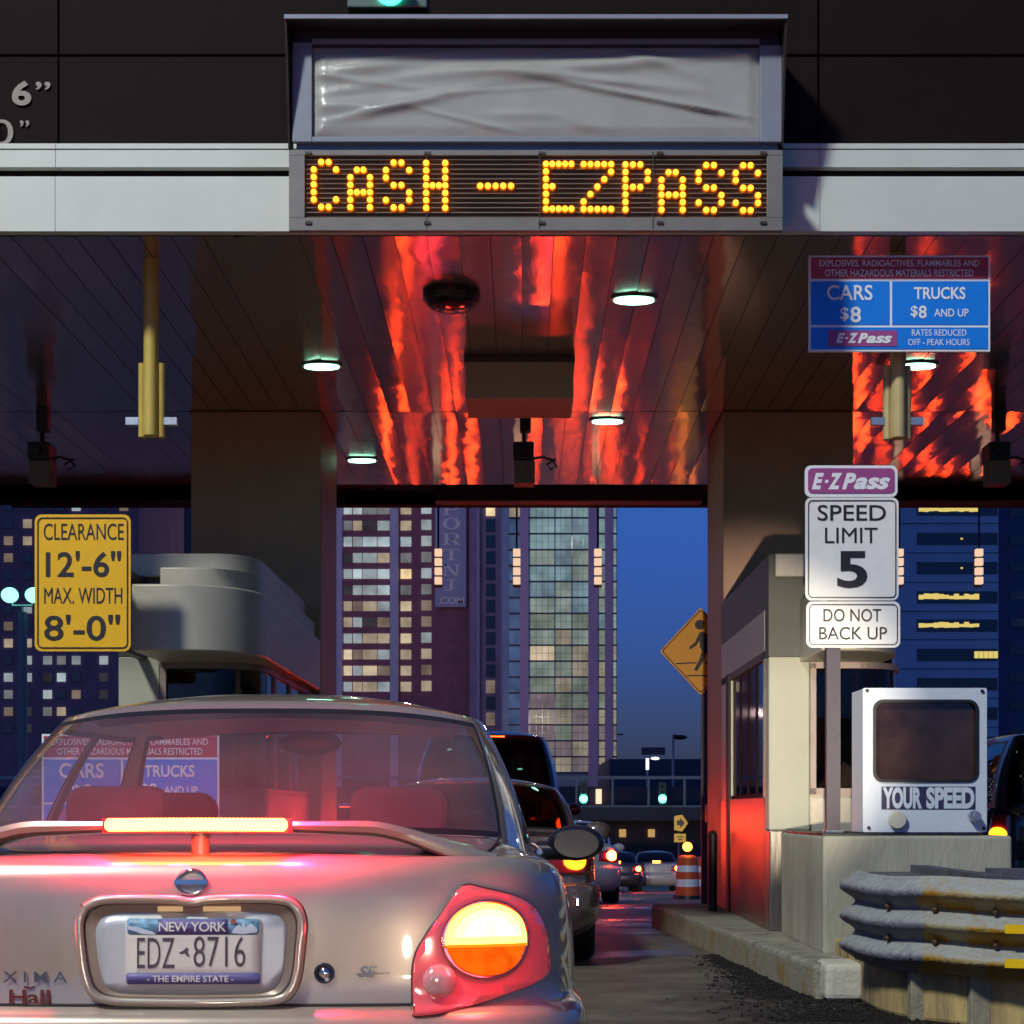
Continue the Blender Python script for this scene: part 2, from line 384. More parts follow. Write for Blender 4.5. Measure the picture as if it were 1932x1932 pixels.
# soffit: individual planks along the lane, each tilted a hair so their reflections break up
soff = wavy_metal(); q = MB(); rnd = random.Random(11); pw = .2
for seg in ((YF+.03, YC+.02), (YC+.035, YR)):
    for i in range(-45, 45):
        x0 = i*pw+.002; x1 = (i+1)*pw-.002; t = rnd.gauss(0, .0022)
        q.add([(x0, seg[0], ZC-t), (x1, seg[0], ZC+t), (x1, seg[1], ZC+t), (x0, seg[1], ZC-t)], [(0, 3, 2, 1)])
        q.add([(x0, seg[0], ZC-t), (x0, seg[1], ZC-t), (x0, seg[1], ZC+.03), (x0, seg[0], ZC+.03)], [(0, 1, 2, 3)])
        q.add([(x1, seg[0], ZC+t), (x1, seg[1], ZC+t), (x1, seg[1], ZC+.03), (x1, seg[0], ZC+.03)], [(3, 2, 1, 0)])
q.build("soffit", soff, canopy)
q = MB(); q.box(-9, 9, YF+.26, YR+.02, ZC+.04, 6.5); q.build("roof", mat("roof_deck", (.06, .05, .05), .8), canopy)
M_col = mat("bronze_column_cladding", (.50, .27, .18), .55, .0, .18, 1.2, .05, 40)
for x0 in (-2.98-4.8, -2.98, 1.81, 1.81+4.8):
    q = MB(); q.box(x0, x0+1.17, YC, YC+1.05, 0.1, ZC-.004); q.build("column", M_col, canopy, bevel=.01)
q = MB(); q.tube([(-9, YR+.02, PZ(908, YR)), (9, YR+.02, PZ(908, YR))], .03); q.build("edge_pipe", mat("rear_edge_pipe", (.10, .05, .05), .35, .6), canopy, smooth=True)
for a, b in ((-9, PX(361, YR)), (PX(1600, YR), 9)):
    q = MB(); q.box(a, b, YR+.06, YR+.3, PZ(942, YR), PZ(912, YR)); q.build("rear_beam", M_dark, canopy)
# downlights
def downlight(x, y, lit=True, r=.15):
    label = "round lit downlight in the canopy ceiling"
    d = thing("downlight", label, "ceiling light", (x, y, ZC), "round downlights in the canopy ceiling")
    q = MB(); q.tube([(x, y, ZC-.016), (x, y, ZC-.004)], r+.018, 28); q.v = [Vector((p.x, y+(p.y-y)*.5, p.z)) for p in q.v]; q.build("trim_ring", mat("downlight_trim", (.3, .33, .31), .35, .8), d, smooth=True)
    q = MB(); q.tube([(x, y, ZC-.024), (x, y, ZC-.0165)], r*.93, 28); q.v = [Vector((p.x, y+(p.y-y)*.5, p.z)) for p in q.v]; q.build("diffuser", em("mercury_lamp", (.34, 1, .68), 13), d, smooth=True)
    return d
for px, py, lab in ((607, 688, "round lit ceiling light left of the hanging beige box"), (1196, 562, "largest lit ceiling light, right of the unlit round dome"),
                    (1146, 792, "round lit ceiling light just right of the ceiling camera"), (683, 866, "small lit ceiling light low at the back left of the ceiling"),
                    (1732, 687, "round lit ceiling light beside the tan pipe under the toll rate sign")):
    Y = F*(ZC-H)/(VY-py); downlight(PX(px, Y), Y)["label"] = lab
Y = F*(ZC-H)/(VY-555); dx = PX(852, Y)
d = thing("ceiling_dome", "unlit dark round dome fitting in the canopy ceiling", "dome light", (dx, Y, ZC))
q = MB(); q.tube([(dx, Y, ZC-.05), (dx, Y, ZC-.003)], .2, 32); q.build("rim", mat("dome_rim", (.08, .04, .04), .25, .7), d, smooth=True, bevel=.01)
q = MB(); q.ball((dx, Y, ZC-.05), .185, 24, (1, 1, .35)); q.build("dome", mat("dome_glass", (.03, .012, .012), .12), d, smooth=True)
# beige box hanging from the ceiling
Y = 10.9; q = MB(); q.box(PX(878, Y), PX(1082, Y), Y, Y+.55, PZ(752, Y), ZC-.004)
hb = thing("ceiling_box", "beige box hanging under the canopy ceiling above the lane", "box", ((PX(980, Y)), Y, ZC))
q.build("housing", mat("beige_box_paint", (.46, .39, .27), .55, 0, .06, 6), hb, bevel=.008)
q = MB(); q.box(PX(878, Y)-.01, PX(1082, Y)+.01, Y-.012, Y+.57, ZC-.05, ZC-.006); q.build("flange", mat("dark_flange", (.035, .025, .025), .5), hb)

# lane cameras under the ceiling
def lane_camera(x, label):
    y = 12.3; k = thing("ceiling_camera", label, "camera", (x, y, ZC), "cameras hanging under the canopy ceiling")
    z = lambda py: PZ(py, 12.3)
    q = MB(); q.box(x-.04, x+.06, y-.05, y+.05, z(815), ZC-.004); q.build("mount", M_black, k, bevel=.006)
    q = MB(); q.cyl((x, y, z(845)), (x, y, z(814)), .02); q.build("stem", M_black, k, smooth=True)
    q = MB(); q.box(x-.1, x+.085, y-.09, y+.13, z(871), z(838)); q.cyl((x-.02, y-.13, z(855)), (x-.02, y-.08, z(855)), .045); q.build("housing", M_black, k, bevel=.01)
    q = MB(); q.box(x-.095, x+.095, y-.08, y+.1, z(915), z(872.5)); q.build("control_box", mat("beige_control_box", (.22, .17, .13), .55), k, bevel=.006)
    q = MB(); q.tube([(x+.06, y, z(866)), (x+.16, y, z(862)), (x+.25, y, z(868)), (x+.29, y, z(880)), (x+.24, y, z(886)), (x+.2, y, z(876)), (x+.28, y, z(866))], .011, 8); q.build("cable", M_black, k, smooth=True)
    return k
lane_camera(.02, "ceiling camera over the centre lane, above the dark hanging sign")
lane_camera(PX(80, 12.3), "ceiling camera in the left bay above the yellow clearance sign")
lane_camera(PX(1882, 12.3), "ceiling camera in the right bay at the picture's right edge")
# the dark back of a sign hung beyond the canopy edge over the lane
Y = 15.7; q = MB(); q.box(PX(820, Y), PX(1327, Y), Y, Y+.22, PZ(945, Y), PZ(917, Y)); 
hs = thing("hanging_sign", "long dark back of a sign hung at the far edge of the centre lane", "sign", (PX(1070, Y), Y, PZ(930, Y)))
q.build("housing", mat("dark_red_housing", (.035, .012, .014), .5), hs, bevel=.01)
q = MB()
for px in (848, 1190, 1310): q.box(PX(px, Y)-.02, PX(px, Y)+.02, Y+.05, Y+.09, PZ(917, Y), PZ(880, Y)+.25)
q.build("hanger", M_black, hs)
# hanging lane lights with four lit segments
def lantern(px, label, Y=16.2):
    x = PX(px, Y); k = thing("hanging_lane_light", label, "lane light", (x, Y, PZ(1035, Y)), "hanging four segment lane lights")
    q = MB(); q.cyl((x, Y, PZ(1036, Y)), (x, Y, ZC), .012, 8); q.build("rod", M_black, k)
    q = MB(); q.box(x-.045, x+.045, Y+.032, Y+.08, PZ(1107, Y), PZ(1034, Y)); q.build("backing", M_black, k)
    for i in range(4):
        q = MB(); z1 = PZ(1036+17.6*i, Y); q.box(x-.043, x+.043, Y-.03, Y+.03, z1-.083, z1); q.build("lamp", em("peach_lamp", (1, .66, .45), .95), k, bevel=.006)
lantern(827, "hanging four segment light over the banner of the brick tower")
lantern(975, "hanging four segment light at the middle of the centre lane")
lantern(1128, "hanging four segment light over the right side of the glass tower")
lantern(1847, "hanging four segment light in front of the blue office building")
lantern(1697, "hanging four segment light half hidden behind the speed limit sign")
q = MB(); q.box(-6, 6.5, 16.12, 16.28, ZC-.02, ZC+.1); q.box(-6, 6.5, YR, 16.3, ZC+.1, ZC+.2); q.build("lamp_bar", M_dark, canopy)

# hanging pipes
def pipe(px, top, Y, label, mt, low, flank, w, fw):
    x = PX(px, Y); k = thing("hanging_pipe", label, "pipe", (x, Y, ZC), "pipes hanging from the canopy edge")
    z = lambda py: PZ(py, Y)
    q = MB(); q.cyl((x, Y, z(low)), (x, Y, min(z(top), ZC-.003)), w); q.build("pipe", mt, k, smooth=True)
    for sgn in (-1, 1):
        xx = x+sgn*fw
        q = MB(); q.tube([(xx, Y+.02, z(low+1)), (xx, Y+.02, z(flank))], w*.55, 12); q.build("half_pipe", mt, k, smooth=True)
    q = MB(); q.box(x-fw-.105, x-fw-.02, Y+.0, Y+.05, z(801), z(787)); q.box(x+fw+.02, x+fw+.105, Y+.0, Y+.05, z(801), z(787)); q.box(x-fw-.02, x+fw+.02, Y+.06, Y+.075, z(799), z(789)); q.build("clamp", M_alu, k)
    return k
pipe(285, 490, 9.0, "yellow pipe hanging in the left bay above the clearance sign", M_yellowpipe, 823, 685, .048, .062)
pipe(1694, 470, 8.9, "tan pipe hanging below the blue toll rate sign", M_tanpipe, 827, 690, .05, .064)

# ------------------------------------------------------------------ electronic lane sign
Y = 8.25
ls = thing("lane_sign", "wide electronic lane sign with amber dots reading CASH - EZPASS", "electronic sign", (PX(1010, Y), Y, PZ(435, Y)))
z = lambda py: PZ(py, Y)
M_led = mat("grey_sign_cabinet", (.20, .185, .175), .45, .1, .12, 5, .05, 20)
x0, x1 = PX(545, Y), PX(1477, Y)
q = MB(); zf_ = PZ(436, YF-.035); q.add([(x0, Y+.03, z(435)), (x1, Y+.03, z(435)), (x1, YF-.035, zf_), (x0, YF-.035, zf_), (x0, Y+.03, z(283)), (x1, Y+.03, z(283)), (x1, YF-.035, z(283)), (x0, YF-.035, z(283))], [(0,3,2,1),(4,5,6,7),(0,1,5,4),(1,2,6,5),(2,3,7,6),(3,0,4,7)]); q.build("cabinet", M_led, ls, bevel=.006)
# front frame of the display round a louvred recess
px0, px1, py0, py1 = 575, 1447, 293, 411
q = MB()
q.box(x0, x1, Y, Y+.03, z(435), z(py1)); q.box(x0, x1, Y, Y+.03, z(py0), z(283)); q.box(x0, PX(px0, Y), Y, Y+.03, z(py1), z(py0)); q.box(PX(px1, Y), x1, Y, Y+.03, z(py1), z(py0))
q.build("display_frame", M_led, ls, bevel=.003)
q = MB()
for i in range(13):
    zz = z(py1)+(z(py0)-z(py1))*(i+.5)/13; q.add([(PX(px0, Y), Y+.006, zz-.011), (PX(px1, Y), Y+.006, zz-.011), (PX(px1, Y), Y+.028, zz+.007), (PX(px0, Y), Y+.028, zz+.007)], [(0, 1, 2, 3)])
q.build("louvre", mat("louvre_grey", (.26, .20, .15), .5), ls)
M_latch = mat("latch_dark", (.06, .045, .04), .5, .3)
for px in (805, 1018, 1232): q = MB(); q.box(PX(px, Y)-.003, PX(px, Y)+.003, Y-.002, Y+.0, z(432), z(286)); q.build("panel_joint", M_latch, ls)
for px in (582, 806, 1022, 1245, 1440):
    for py in (289, 420): q = MB(); q.box(PX(px-6, Y), PX(px+6, Y), Y-.008, Y, z(py+3), z(py-2)); q.build("latch", M_latch, ls)
GL = {'C': ["01110", "10001", "10000", "10000", "10000", "10001", "01110"], 'a': ["00000", "01110", "10001", "10001", "11111", "10001", "10001"],
      'S': ["01110", "10001", "10000", "01110", "00001", "10001", "01110"], 'H': ["10001", "10001", "10001", "11111", "10001", "10001", "10001"],
      '-': ["00000"]*3+["11111"]+["00000"]*3, 'E': ["11111", "10000", "10000", "11100", "10000", "10000", "11111"],
      'Z': ["11111", "00001", "00010", "00100", "01000", "10000", "11111"], 'P': ["11110", "10001", "10001", "11110", "10000", "10000", "10000"]}
GL['c'] = ["0110", "1001", "1000", "1000", "1000", "1001", "0110"]
GL['C'] = ["0110", "1001", "1000", "1000", "1000", "1001", "0110"]; GL['S'] = ["0110", "1001", "1000", "0110", "0001", "1001", "0110"]
GL['a'] = ["0000", "0110", "1001", "1001", "1111", "1001", "1001"]; GL['H'] = ["1001", "1001", "1001", "1111", "1001", "1001", "1001"]
GL['E'] = ["11111", "10000", "10000", "11000", "10000", "10000", "11111"]; GL['P'] = ["1110", "1001", "1001", "1110", "1000", "1000", "1000"]
M_amber = em("amber_lamp", (1, .42, .022), 4.5)
for ch, a, b in (('C', 592, 634), ('a', 661, 698), ('S', 728, 772), ('H', 804, 840), ('-', 906, 964), ('E', 1030, 1078), ('Z', 1101, 1153), ('P', 1180, 1222), ('a', 1248, 1288), ('S', 1318, 1361), ('S', 1388, 1430)):
    g_ = GL[ch]; nc = len(g_[0]); yo = 4+(a-592)*.008; q = MB()
    for r in range(7):
        for c in range(nc):
            if g_[r][c] == '1':
                x = PX(lerp(a, b, c/(nc-1)), Y); zz = z(302+yo+r*14.1)
                q.tube([(x, Y-.006, zz), (x, Y+.012, zz)], .0165, 12)
    ch_ = q.build("lit_character", M_amber, ls, smooth=True); q = MB()
    for r in range(7):
        for c in range(nc):
            if g_[r][c] == '1':
                x = PX(lerp(a, b, c/(nc-1)), Y); zz = z(302+yo+r*14.1); q.tube([(x, Y-.001, zz), (x, Y+.012, zz)], .0225, 12)
    q.build("halo_ring", em("amber_halo_glow", (1, .17, .004), .85), ch_, smooth=True)  # glowing ring stands in for the halo round each dot
# upper blank panel under a projecting hood
q = MB(); q.box(PX(553, Y), PX(1475, Y), Y+.12, YF-.035, z(281), z(60)); q.build("upper_cabinet", M_greyp, ls)
q = MB(); q.box(PX(553, Y), PX(1475, Y), Y+.095, Y+.119, PZ(88, Y+.1), PZ(40, Y+.1)); q.build("header_panel", mat("dark_sign_header", (.03, .02, .022), .5), ls)
Y2 = Y+.12; z2 = lambda py: PZ(py, Y2)
q = MB(); A = (PX(553, Y2), PX(590, Y2), PX(1432, Y2), PX(1474, Y2))
q.box(A[0], A[1], Y2-.03, Y2-.002, z2(272), z2(85)); q.box(A[2], A[3], Y2-.03, Y2-.002, z2(272), z2(90)); q.box(A[1], A[2], Y2-.03, Y2-.002, z2(272), z2(262)); q.box(A[1], A[2], Y2-.03, Y2-.002, z2(88), z2(78))
q.build("panel_frame", M_greyp, ls, bevel=.004)
# wrinkled plastic sheet
q = MB(); nu, nv = 150, 50; vs = []; rnd = random.Random(5)
folds = [(rnd.uniform(0, 1), rnd.uniform(0, 1), rnd.uniform(-.5, .35), rnd.uniform(.02, .07), rnd.uniform(.15, .5), rnd.uniform(.3, 1)) for _ in range(15)]
folds += [(.72, .45, -.30, .03, .3, 1.6), (.62, .62, -.16, .05, .35, 1.5), (.2, .35, .35, .05, .25, 1.4), (.88, .3, -.28, .03, .14, 1.6), (.5, .75, .1, .06, .4, 1.2)]
for j in range(nv+1):
    for i in range(nu+1):
        u, v = i/nu, j/nv; d = 0
        for (cu, cv, an, wd, ln, am) in folds:
            dx, dy = (u-cu)*3, (v-cv); a_ = dx*math.cos(an)+dy*math.sin(an); b_ = -dx*math.sin(an)+dy*math.cos(an)
            d += am*.013*math.exp(-(b_/wd)**2-(a_/(ln*1.6))**2)
        e = min(1, 14*min(u, 1-u)*3, 9*min(v, 1-v)); d = d*e+.012*e
        vs.append((lerp(A[1], A[2], u), Y2-.006-d, lerp(z2(262), z2(88), v)))
q.add(vs, [(j*(nu+1)+i, j*(nu+1)+i+1, (j+1)*(nu+1)+i+1, (j+1)*(nu+1)+i) for j in range(nv) for i in range(nu)])
q.build("plastic_sheet", mat("milky_plastic_sheet", (.37, .36, .34), .3, 0, .10, 2.5, .30, 7), ls, smooth='all')
# hood: top plate, cheeks
q = MB(); yh = 8.22; zh = PZ(36, yh); zb = zh-.06
q.add([(x0-.02, yh, zh), (x1+.02, yh, zh), (x1+.02, Y2+.2, zb+.06), (x0-.02, Y2+.2, zb+.06), (x0-.02, yh, zh+.02), (x1+.02, yh, zh+.02), (x1+.02, Y2+.2, zb+.08), (x0-.02, Y2+.2, zb+.08)],
      [(0,3,2,1),(4,5,6,7),(0,1,5,4),(1,2,6,5),(2,3,7,6),(3,0,4,7)])
for xs_ in (x0-.02, x1+.008):
    q.add([(xs_, yh, zh), (xs_, Y2+.1, zb+.06), (xs_, Y2+.1, z2(281)), (xs_, Y2-.03, z2(281)), (xs_+.012, yh, zh), (xs_+.012, Y2+.1, zb+.06), (xs_+.012, Y2+.1, z2(281)), (xs_+.012, Y2-.03, z2(281))],
          [(0,1,2,3),(7,6,5,4),(0,3,7,4),(0,4,5,1)])
q.build("hood", mat("dark_sign_hood", (.03, .02, .022), .5, .1, .2), ls)
q = MB(); q.box(x0-.022, x1+.022, yh-.012, yh-.001, zh-.002, zh+.022); q.build("hood_edge", M_greyp, ls)
copy_tree(ls, "electronic sign of the next lane, beyond the picture's left edge, shadowing the fascia", loc=(PX(1010, 8.25)-5.1, 8.25, PZ(435, 8.25)))
# green lane signal on top of the sign, mostly above the frame
Y = 8.3; sg = thing("lane_signal", "green lane signal standing on top of the electronic sign", "traffic light", (PX(730, Y), Y, PZ(22, Y)))
q = MB(); q.box(PX(655, Y), PX(806, Y), Y, Y+.25, PZ(14, Y), PZ(-60, Y)); q.box(PX(690, Y), PX(770, Y), Y+.05, Y+.2, PZ(40, Y), PZ(14, Y)); q.build("housing", mat("signal_housing", (.09, .13, .12), .4, .2), sg, bevel=.01)
xg, zg = PX(736, Y), PZ(-16, Y)
q = MB(); q.tube([(xg, Y-.012, zg), (xg, Y-.001, zg)], .085, 24); q.build("lens", em("green_signal", (.03, 1, .52), 9), sg, smooth=True)
q = MB(); n_ = 20; vs = []
for yy in (Y-.2, Y): vs += [(xg+.1*math.cos(math.pi*k/n_), yy, zg+.1*math.sin(math.pi*k/n_)) for k in range(n_+1)]
q.add(vs, [(k, k+1, k+n_+2, k+n_+1) for k in range(n_)]); q.build("visor", M_black, sg)

# ------------------------------------------------------------------ flat signs
def plate(mb, px0, px1, py0, py1, Y, th=.006, r=.03, off=0):
    a, b = P(px0, py1, Y), P(px1, py0, Y)
    return mb.prism(rrect(a.x, b.x, a.z, b.z, r), Y-off-th, Y-off)
def border(mb, px0, px1, py0, py1, Y, w, r, off):
    a, b = P(px0, py1, Y), P(px1, py0, Y)
    return ring_prism(mb, rrect(a.x, b.x, a.z, b.z, r), rrect(a.x+w, b.x-w, a.z+w, b.z-w, max(.004, r-w)), Y-off, Y-off+.003)
# clearance sign
Y = 8.9; cs = thing("clearance_sign", "yellow sign giving clearance 12'-6\" and max width 8'-0\" by the left booth", "road sign", (PX(156, Y), Y, PZ(1228, Y)))
q = MB(); plate(q, 66, 247, 971, 1229, Y, .005, .045); sgp = q.build("plate", M_sy, cs)
q = MB(); border(q, 71, 242, 976.5, 1223.5, Y, .0075, .035, .009); q.build("border", M_ink, sgp)
for t_, b_, bo in (("CLEARANCE", (83, 234, 988, 1019), .0), ("12'-6\"", (87, 229, 1040, 1089), .015), ("MAX. WIDTH", (84, 231, 1109, 1139), .0), ("8'-0\"", (84, 227, 1160, 1209), .012)):
    q = MB(); ptext(q, t_, b_[0], b_[1], b_[2], b_[3], Y, .0075, bold=bo); q.build("lettering", M_ink, sgp)
for py in (1202, 1047):
    q = MB(); q.box(-2.79, -2.73, Y+.002, 9.998, PZ(py+7, Y), PZ(py-7, Y)); q.build("bracket", M_postm, cs)

# toll pass lettering in slanted heavy type
def pass_logo(q, px0, px1, py0, py1, Y, off):
    w = px1-px0; h = py1-py0
    ptext(q, "E", px0, px0+.155*w, py0, py1, Y, off, bold=.05, shear=.32)
    ptext(q, "-", px0+.165*w, px0+.215*w, py0+.42*h, py0+.6*h, Y, off, bold=.03, shear=.3)
    ptext(q, "Z", px0+.205*w, px0+.39*w, py0, py1, Y, off, bold=.05, shear=.32)
    ptext(q, "P", px0+.385*w, px0+.565*w, py0, py1, Y, off, bold=.05, shear=.32)
    ptext(q, "ass", px0+.535*w, px1, py0+.27*h, py1, Y, off, bold=.04, shear=.32)
# speed limit assembly
Y = 8.85; sp = thing("speed_limit_sign", "white speed limit 5 sign with purple header on a post by the right booth", "road sign", (PX(1573, Y), Y, .9))
q = MB(); plate(q, 1518, 1693, 878.5, 938, Y, .005, .04); pl = q.build("header_plate", M_signwhite, sp)
q = MB(); plate(q, 1524, 1687, 884, 931, Y, .0025, .028, .0065); q.build("header_field", M_purple, pl)
q = MB(); pass_logo(q, 1531, 1679, 893, 924, Y, .0105); q.build("lettering", M_signwhite, pl)
q = MB(); plate(q, 1519, 1695, 939, 1133, Y, .005, .04); pl = q.build("limit_plate", M_sw, sp)
q = MB(); border(q, 1524, 1690, 944, 1128, Y, .005, .03, .009); q.build("border", M_ink, pl)
for t_, b_, bo in (("SPEED", (1542, 1671, 953, 983), .006), ("LIMIT", (1556, 1655, 996, 1025), .0), ("5", (1579, 1636, 1040, 1110), .025)):
    q = MB(); ptext(q, t_, b_[0], b_[1], b_[2], b_[3], Y, .0075, bold=bo); q.build("lettering", M_ink, pl)
q = MB(); plate(q, 1521, 1698, 1135, 1222, Y, .005, .04); pl = q.build("lower_plate", M_sw, sp)
q = MB(); border(q, 1526, 1693, 1140, 1217, Y, .005, .03, .009); q.build("border", M_ink, pl)
for t_, b_ in (("DO NOT", (1553, 1662, 1149, 1173)), ("BACK UP", (1545, 1673, 1183, 1207))):
    q = MB(); ptext(q, t_, b_[0], b_[1], b_[2], b_[3], Y, .0075, bold=.002); q.build("lettering", M_ink, pl)
q = MB(); q.box(PX(1560, Y), PX(1586, Y), Y+.004, Y+.05, PZ(1571, Y), PZ(1216, Y)); q.box(PX(1566, Y), PX(1580, Y), Y+.004, Y+.05, PZ(1216, Y), PZ(890, Y)); q.build("post", M_postm, sp)
q = MB(); q.box(PX(1556, Y), PX(1590, Y), Y-.02, Y+.08, PZ(1574, Y), PZ(1567, Y)); q.build("base_plate", M_alu, sp)

# toll rate sign (one hung from the tan pipe, one low at the left booth, seen through the car's windows)
def rate_sign(label, group):
    Y = 8.75; k = thing("toll_rate_sign", label, "toll sign", (PX(1697, Y), Y, PZ(571, Y)), group)
    q = MB(); a, b = P(1526, 663, Y), P(1868, 482, Y); q.box(a.x, b.x, Y, Y+.02, a.z, b.z); pl = q.build("plate", M_signwhite, k)
    def rect(px0, px1, py0, py1, name, mt):
        q = MB(); a, b = P(px0, py1, Y), P(px1, py0, Y); q.box(a.x, b.x, Y-.003, Y-.0002, a.z, b.z); q.build(name, mt, pl)
    rect(1530, 1864, 486, 526, "red_field", M_red); rect(1530, 1678, 531, 613, "blue_field", M_blue); rect(1683, 1864, 531, 613, "blue_field", M_blue); rect(1530, 1864, 618, 659, "blue_field", M_blue)
    for t_, b_, bo in (("EXPLOSIVES, RADIOACTIVES, FLAMMABLES AND", (1545, 1847, 491, 505), .005), ("OTHER HAZARDOUS MATERIALS RESTRICTED", (1556, 1836, 509, 522), .005), ("CARS", (1560, 1646, 538, 567), .015), ("$", (1585, 1601, 580, 607), .02), ("8", (1604, 1624, 579, 609), .02),
                       ("TRUCKS", (1724, 1821, 542, 565), .02), ("$", (1718, 1731, 577, 600), .02), ("8", (1733, 1748, 577, 601), .02), ("AND UP", (1762, 1827, 583, 598), .01), ("RATES REDUCED", (1720, 1823, 622, 634), .002), ("OFF - PEAK HOURS", (1713, 1829, 640, 652), .002)):
        q = MB(); ptext(q, t_, b_[0], b_[1], b_[2], b_[3], Y, .0055, bold=bo); q.build("lettering", M_signwhite, pl)
    q = MB(); a, b = P(1562, 654, Y), P(1692, 624, Y); q.box(a.x, b.x, Y-.006, Y-.0035, a.z, b.z); q.build("purple_field", M_purple, pl)
    q = MB(); pass_logo(q, 1577, 1683, 629, 648, Y, .008); q.build("lettering", M_signwhite, pl)
    q = MB(); q.box(PX(1690, Y), PX(1704, Y), Y+.021, Y+.5, PZ(540, Y), PZ(530, Y)); q.box(PX(1690, Y), PX(1704, Y), Y+.021, Y+.5, PZ(640, Y), PZ(630, Y)); q.build("bracket", M_black, k)
    return k
rs = rate_sign("blue and red toll rate sign hanging by the tan pipe in the right bay", "toll rate signs")
copy_tree(rs, "blue toll rate sign low at the left booth, seen through the silver car's windows", loc=(PX(242, 8.9), 8.95, 1.27))

# radar speed display
Y = 8.55; yd = thing("speed_display", "white YOUR SPEED display box with dark screen standing on the concrete pier", "speed display", (PX(1745, Y), Y, PZ(1571, Y)))
q = MB(); a, b = P(1628, 1570, Y), P(1862, 1298, Y); M_box = mat("white_box_paint", (.66, .70, .78), .4, 0, .05, 8)
out_ = rrect(a.x, b.x, a.z, b.z, .012, 5); a2, b2 = P(1648, 1475, Y), P(1845, 1321, Y); inn = rrect(a2.x, b2.x, a2.z, b2.z, .06, 5)
ring_prism(q, out_, inn, Y, Y+.03); q.build("front_frame", M_box, yd)
q = MB(); q.box(a.x+.004, b.x-.004, Y+.031, Y+.3, a.z, b.z-.004); q.build("case", M_box, yd)
q = MB(); ring_prism(q, rrect(a2.x-.004, b2.x+.004, a2.z-.004, b2.z+.004, .062, 5), rrect(a2.x+.014, b2.x-.014, a2.z+.014, b2.z-.014, .05, 5), Y-.006, Y+.004); q.build("gasket", M_black, yd)
q = MB(); q.box(a2.x-.002, b2.x+.002, Y+.022, Y+.0295, a2.z-.002, b2.z+.002); q.build("screen", mat("brown_reflection_screen", (.05, .024, .018), .06, 0, .6, 2, 0, spec=.8), yd)  # brown in the base colour stands in for reflections on the dark screen
q = MB(); a3, b3 = P(1663, 1527, Y), P(1840, 1484, Y); q.box(a3.x, b3.x, Y-.0025, Y-.0002, a3.z, b3.z); q.build("text_panel", mat("navy_text_panel", (.035, .03, .09), .5), yd)
q = MB(); ptext(q, "YOUR", 1665, 1739, 1485, 1526, Y, .005, bold=.05); q.build("lettering", M_box, yd); q = MB(); ptext(q, "SPEED", 1747, 1838, 1485, 1526, Y, .005, bold=.05); q.build("lettering", M_box, yd)
q = MB(); c_ = P(1692, 1547, Y); q.disc((c_.x, Y-.012, c_.z), .056, 'y', 28, .024); q.build("sensor_cap", mat("ivory_cap", (.62, .58, .46), .45), yd, smooth=True, bevel=.006)
q = MB(); c_ = P(1836, 1540, Y); q.disc((c_.x, Y-.02, c_.z), .034, 'y', 20, .04); q.disc((c_.x+.012, Y-.045, c_.z), .024, 'y', 20, .012); q.build("knob", M_alu, yd, smooth=True)
for px, py in ((1636, 1303), (1853, 1304), (1639, 1562), (1856, 1563)): q = MB(); c_ = P(px, py, Y); q.disc((c_.x, Y-.003, c_.z), .011, 'y', 10, .008); q.build("screw", M_black, yd)
# concrete pier
pr = MB(); Y = 8.4; pr.box(PX(1553, Y), PX(1910, Y), Y, 9.75, .19, PZ(1577, Y))
pier = thing("concrete_pier", "weathered cream concrete pier under the speed display", "pier", (2.4, 9, .2))
pr.build("block", M_concrete, pier, bevel=.02, seg=3)
q = MB(); q.box(PX(1556, Y), PX(1858, Y), Y+.06, 9.6, PZ(1577, Y)+.001, PZ(1577, Y)+.012); q.build("base_gasket", M_black, pier)

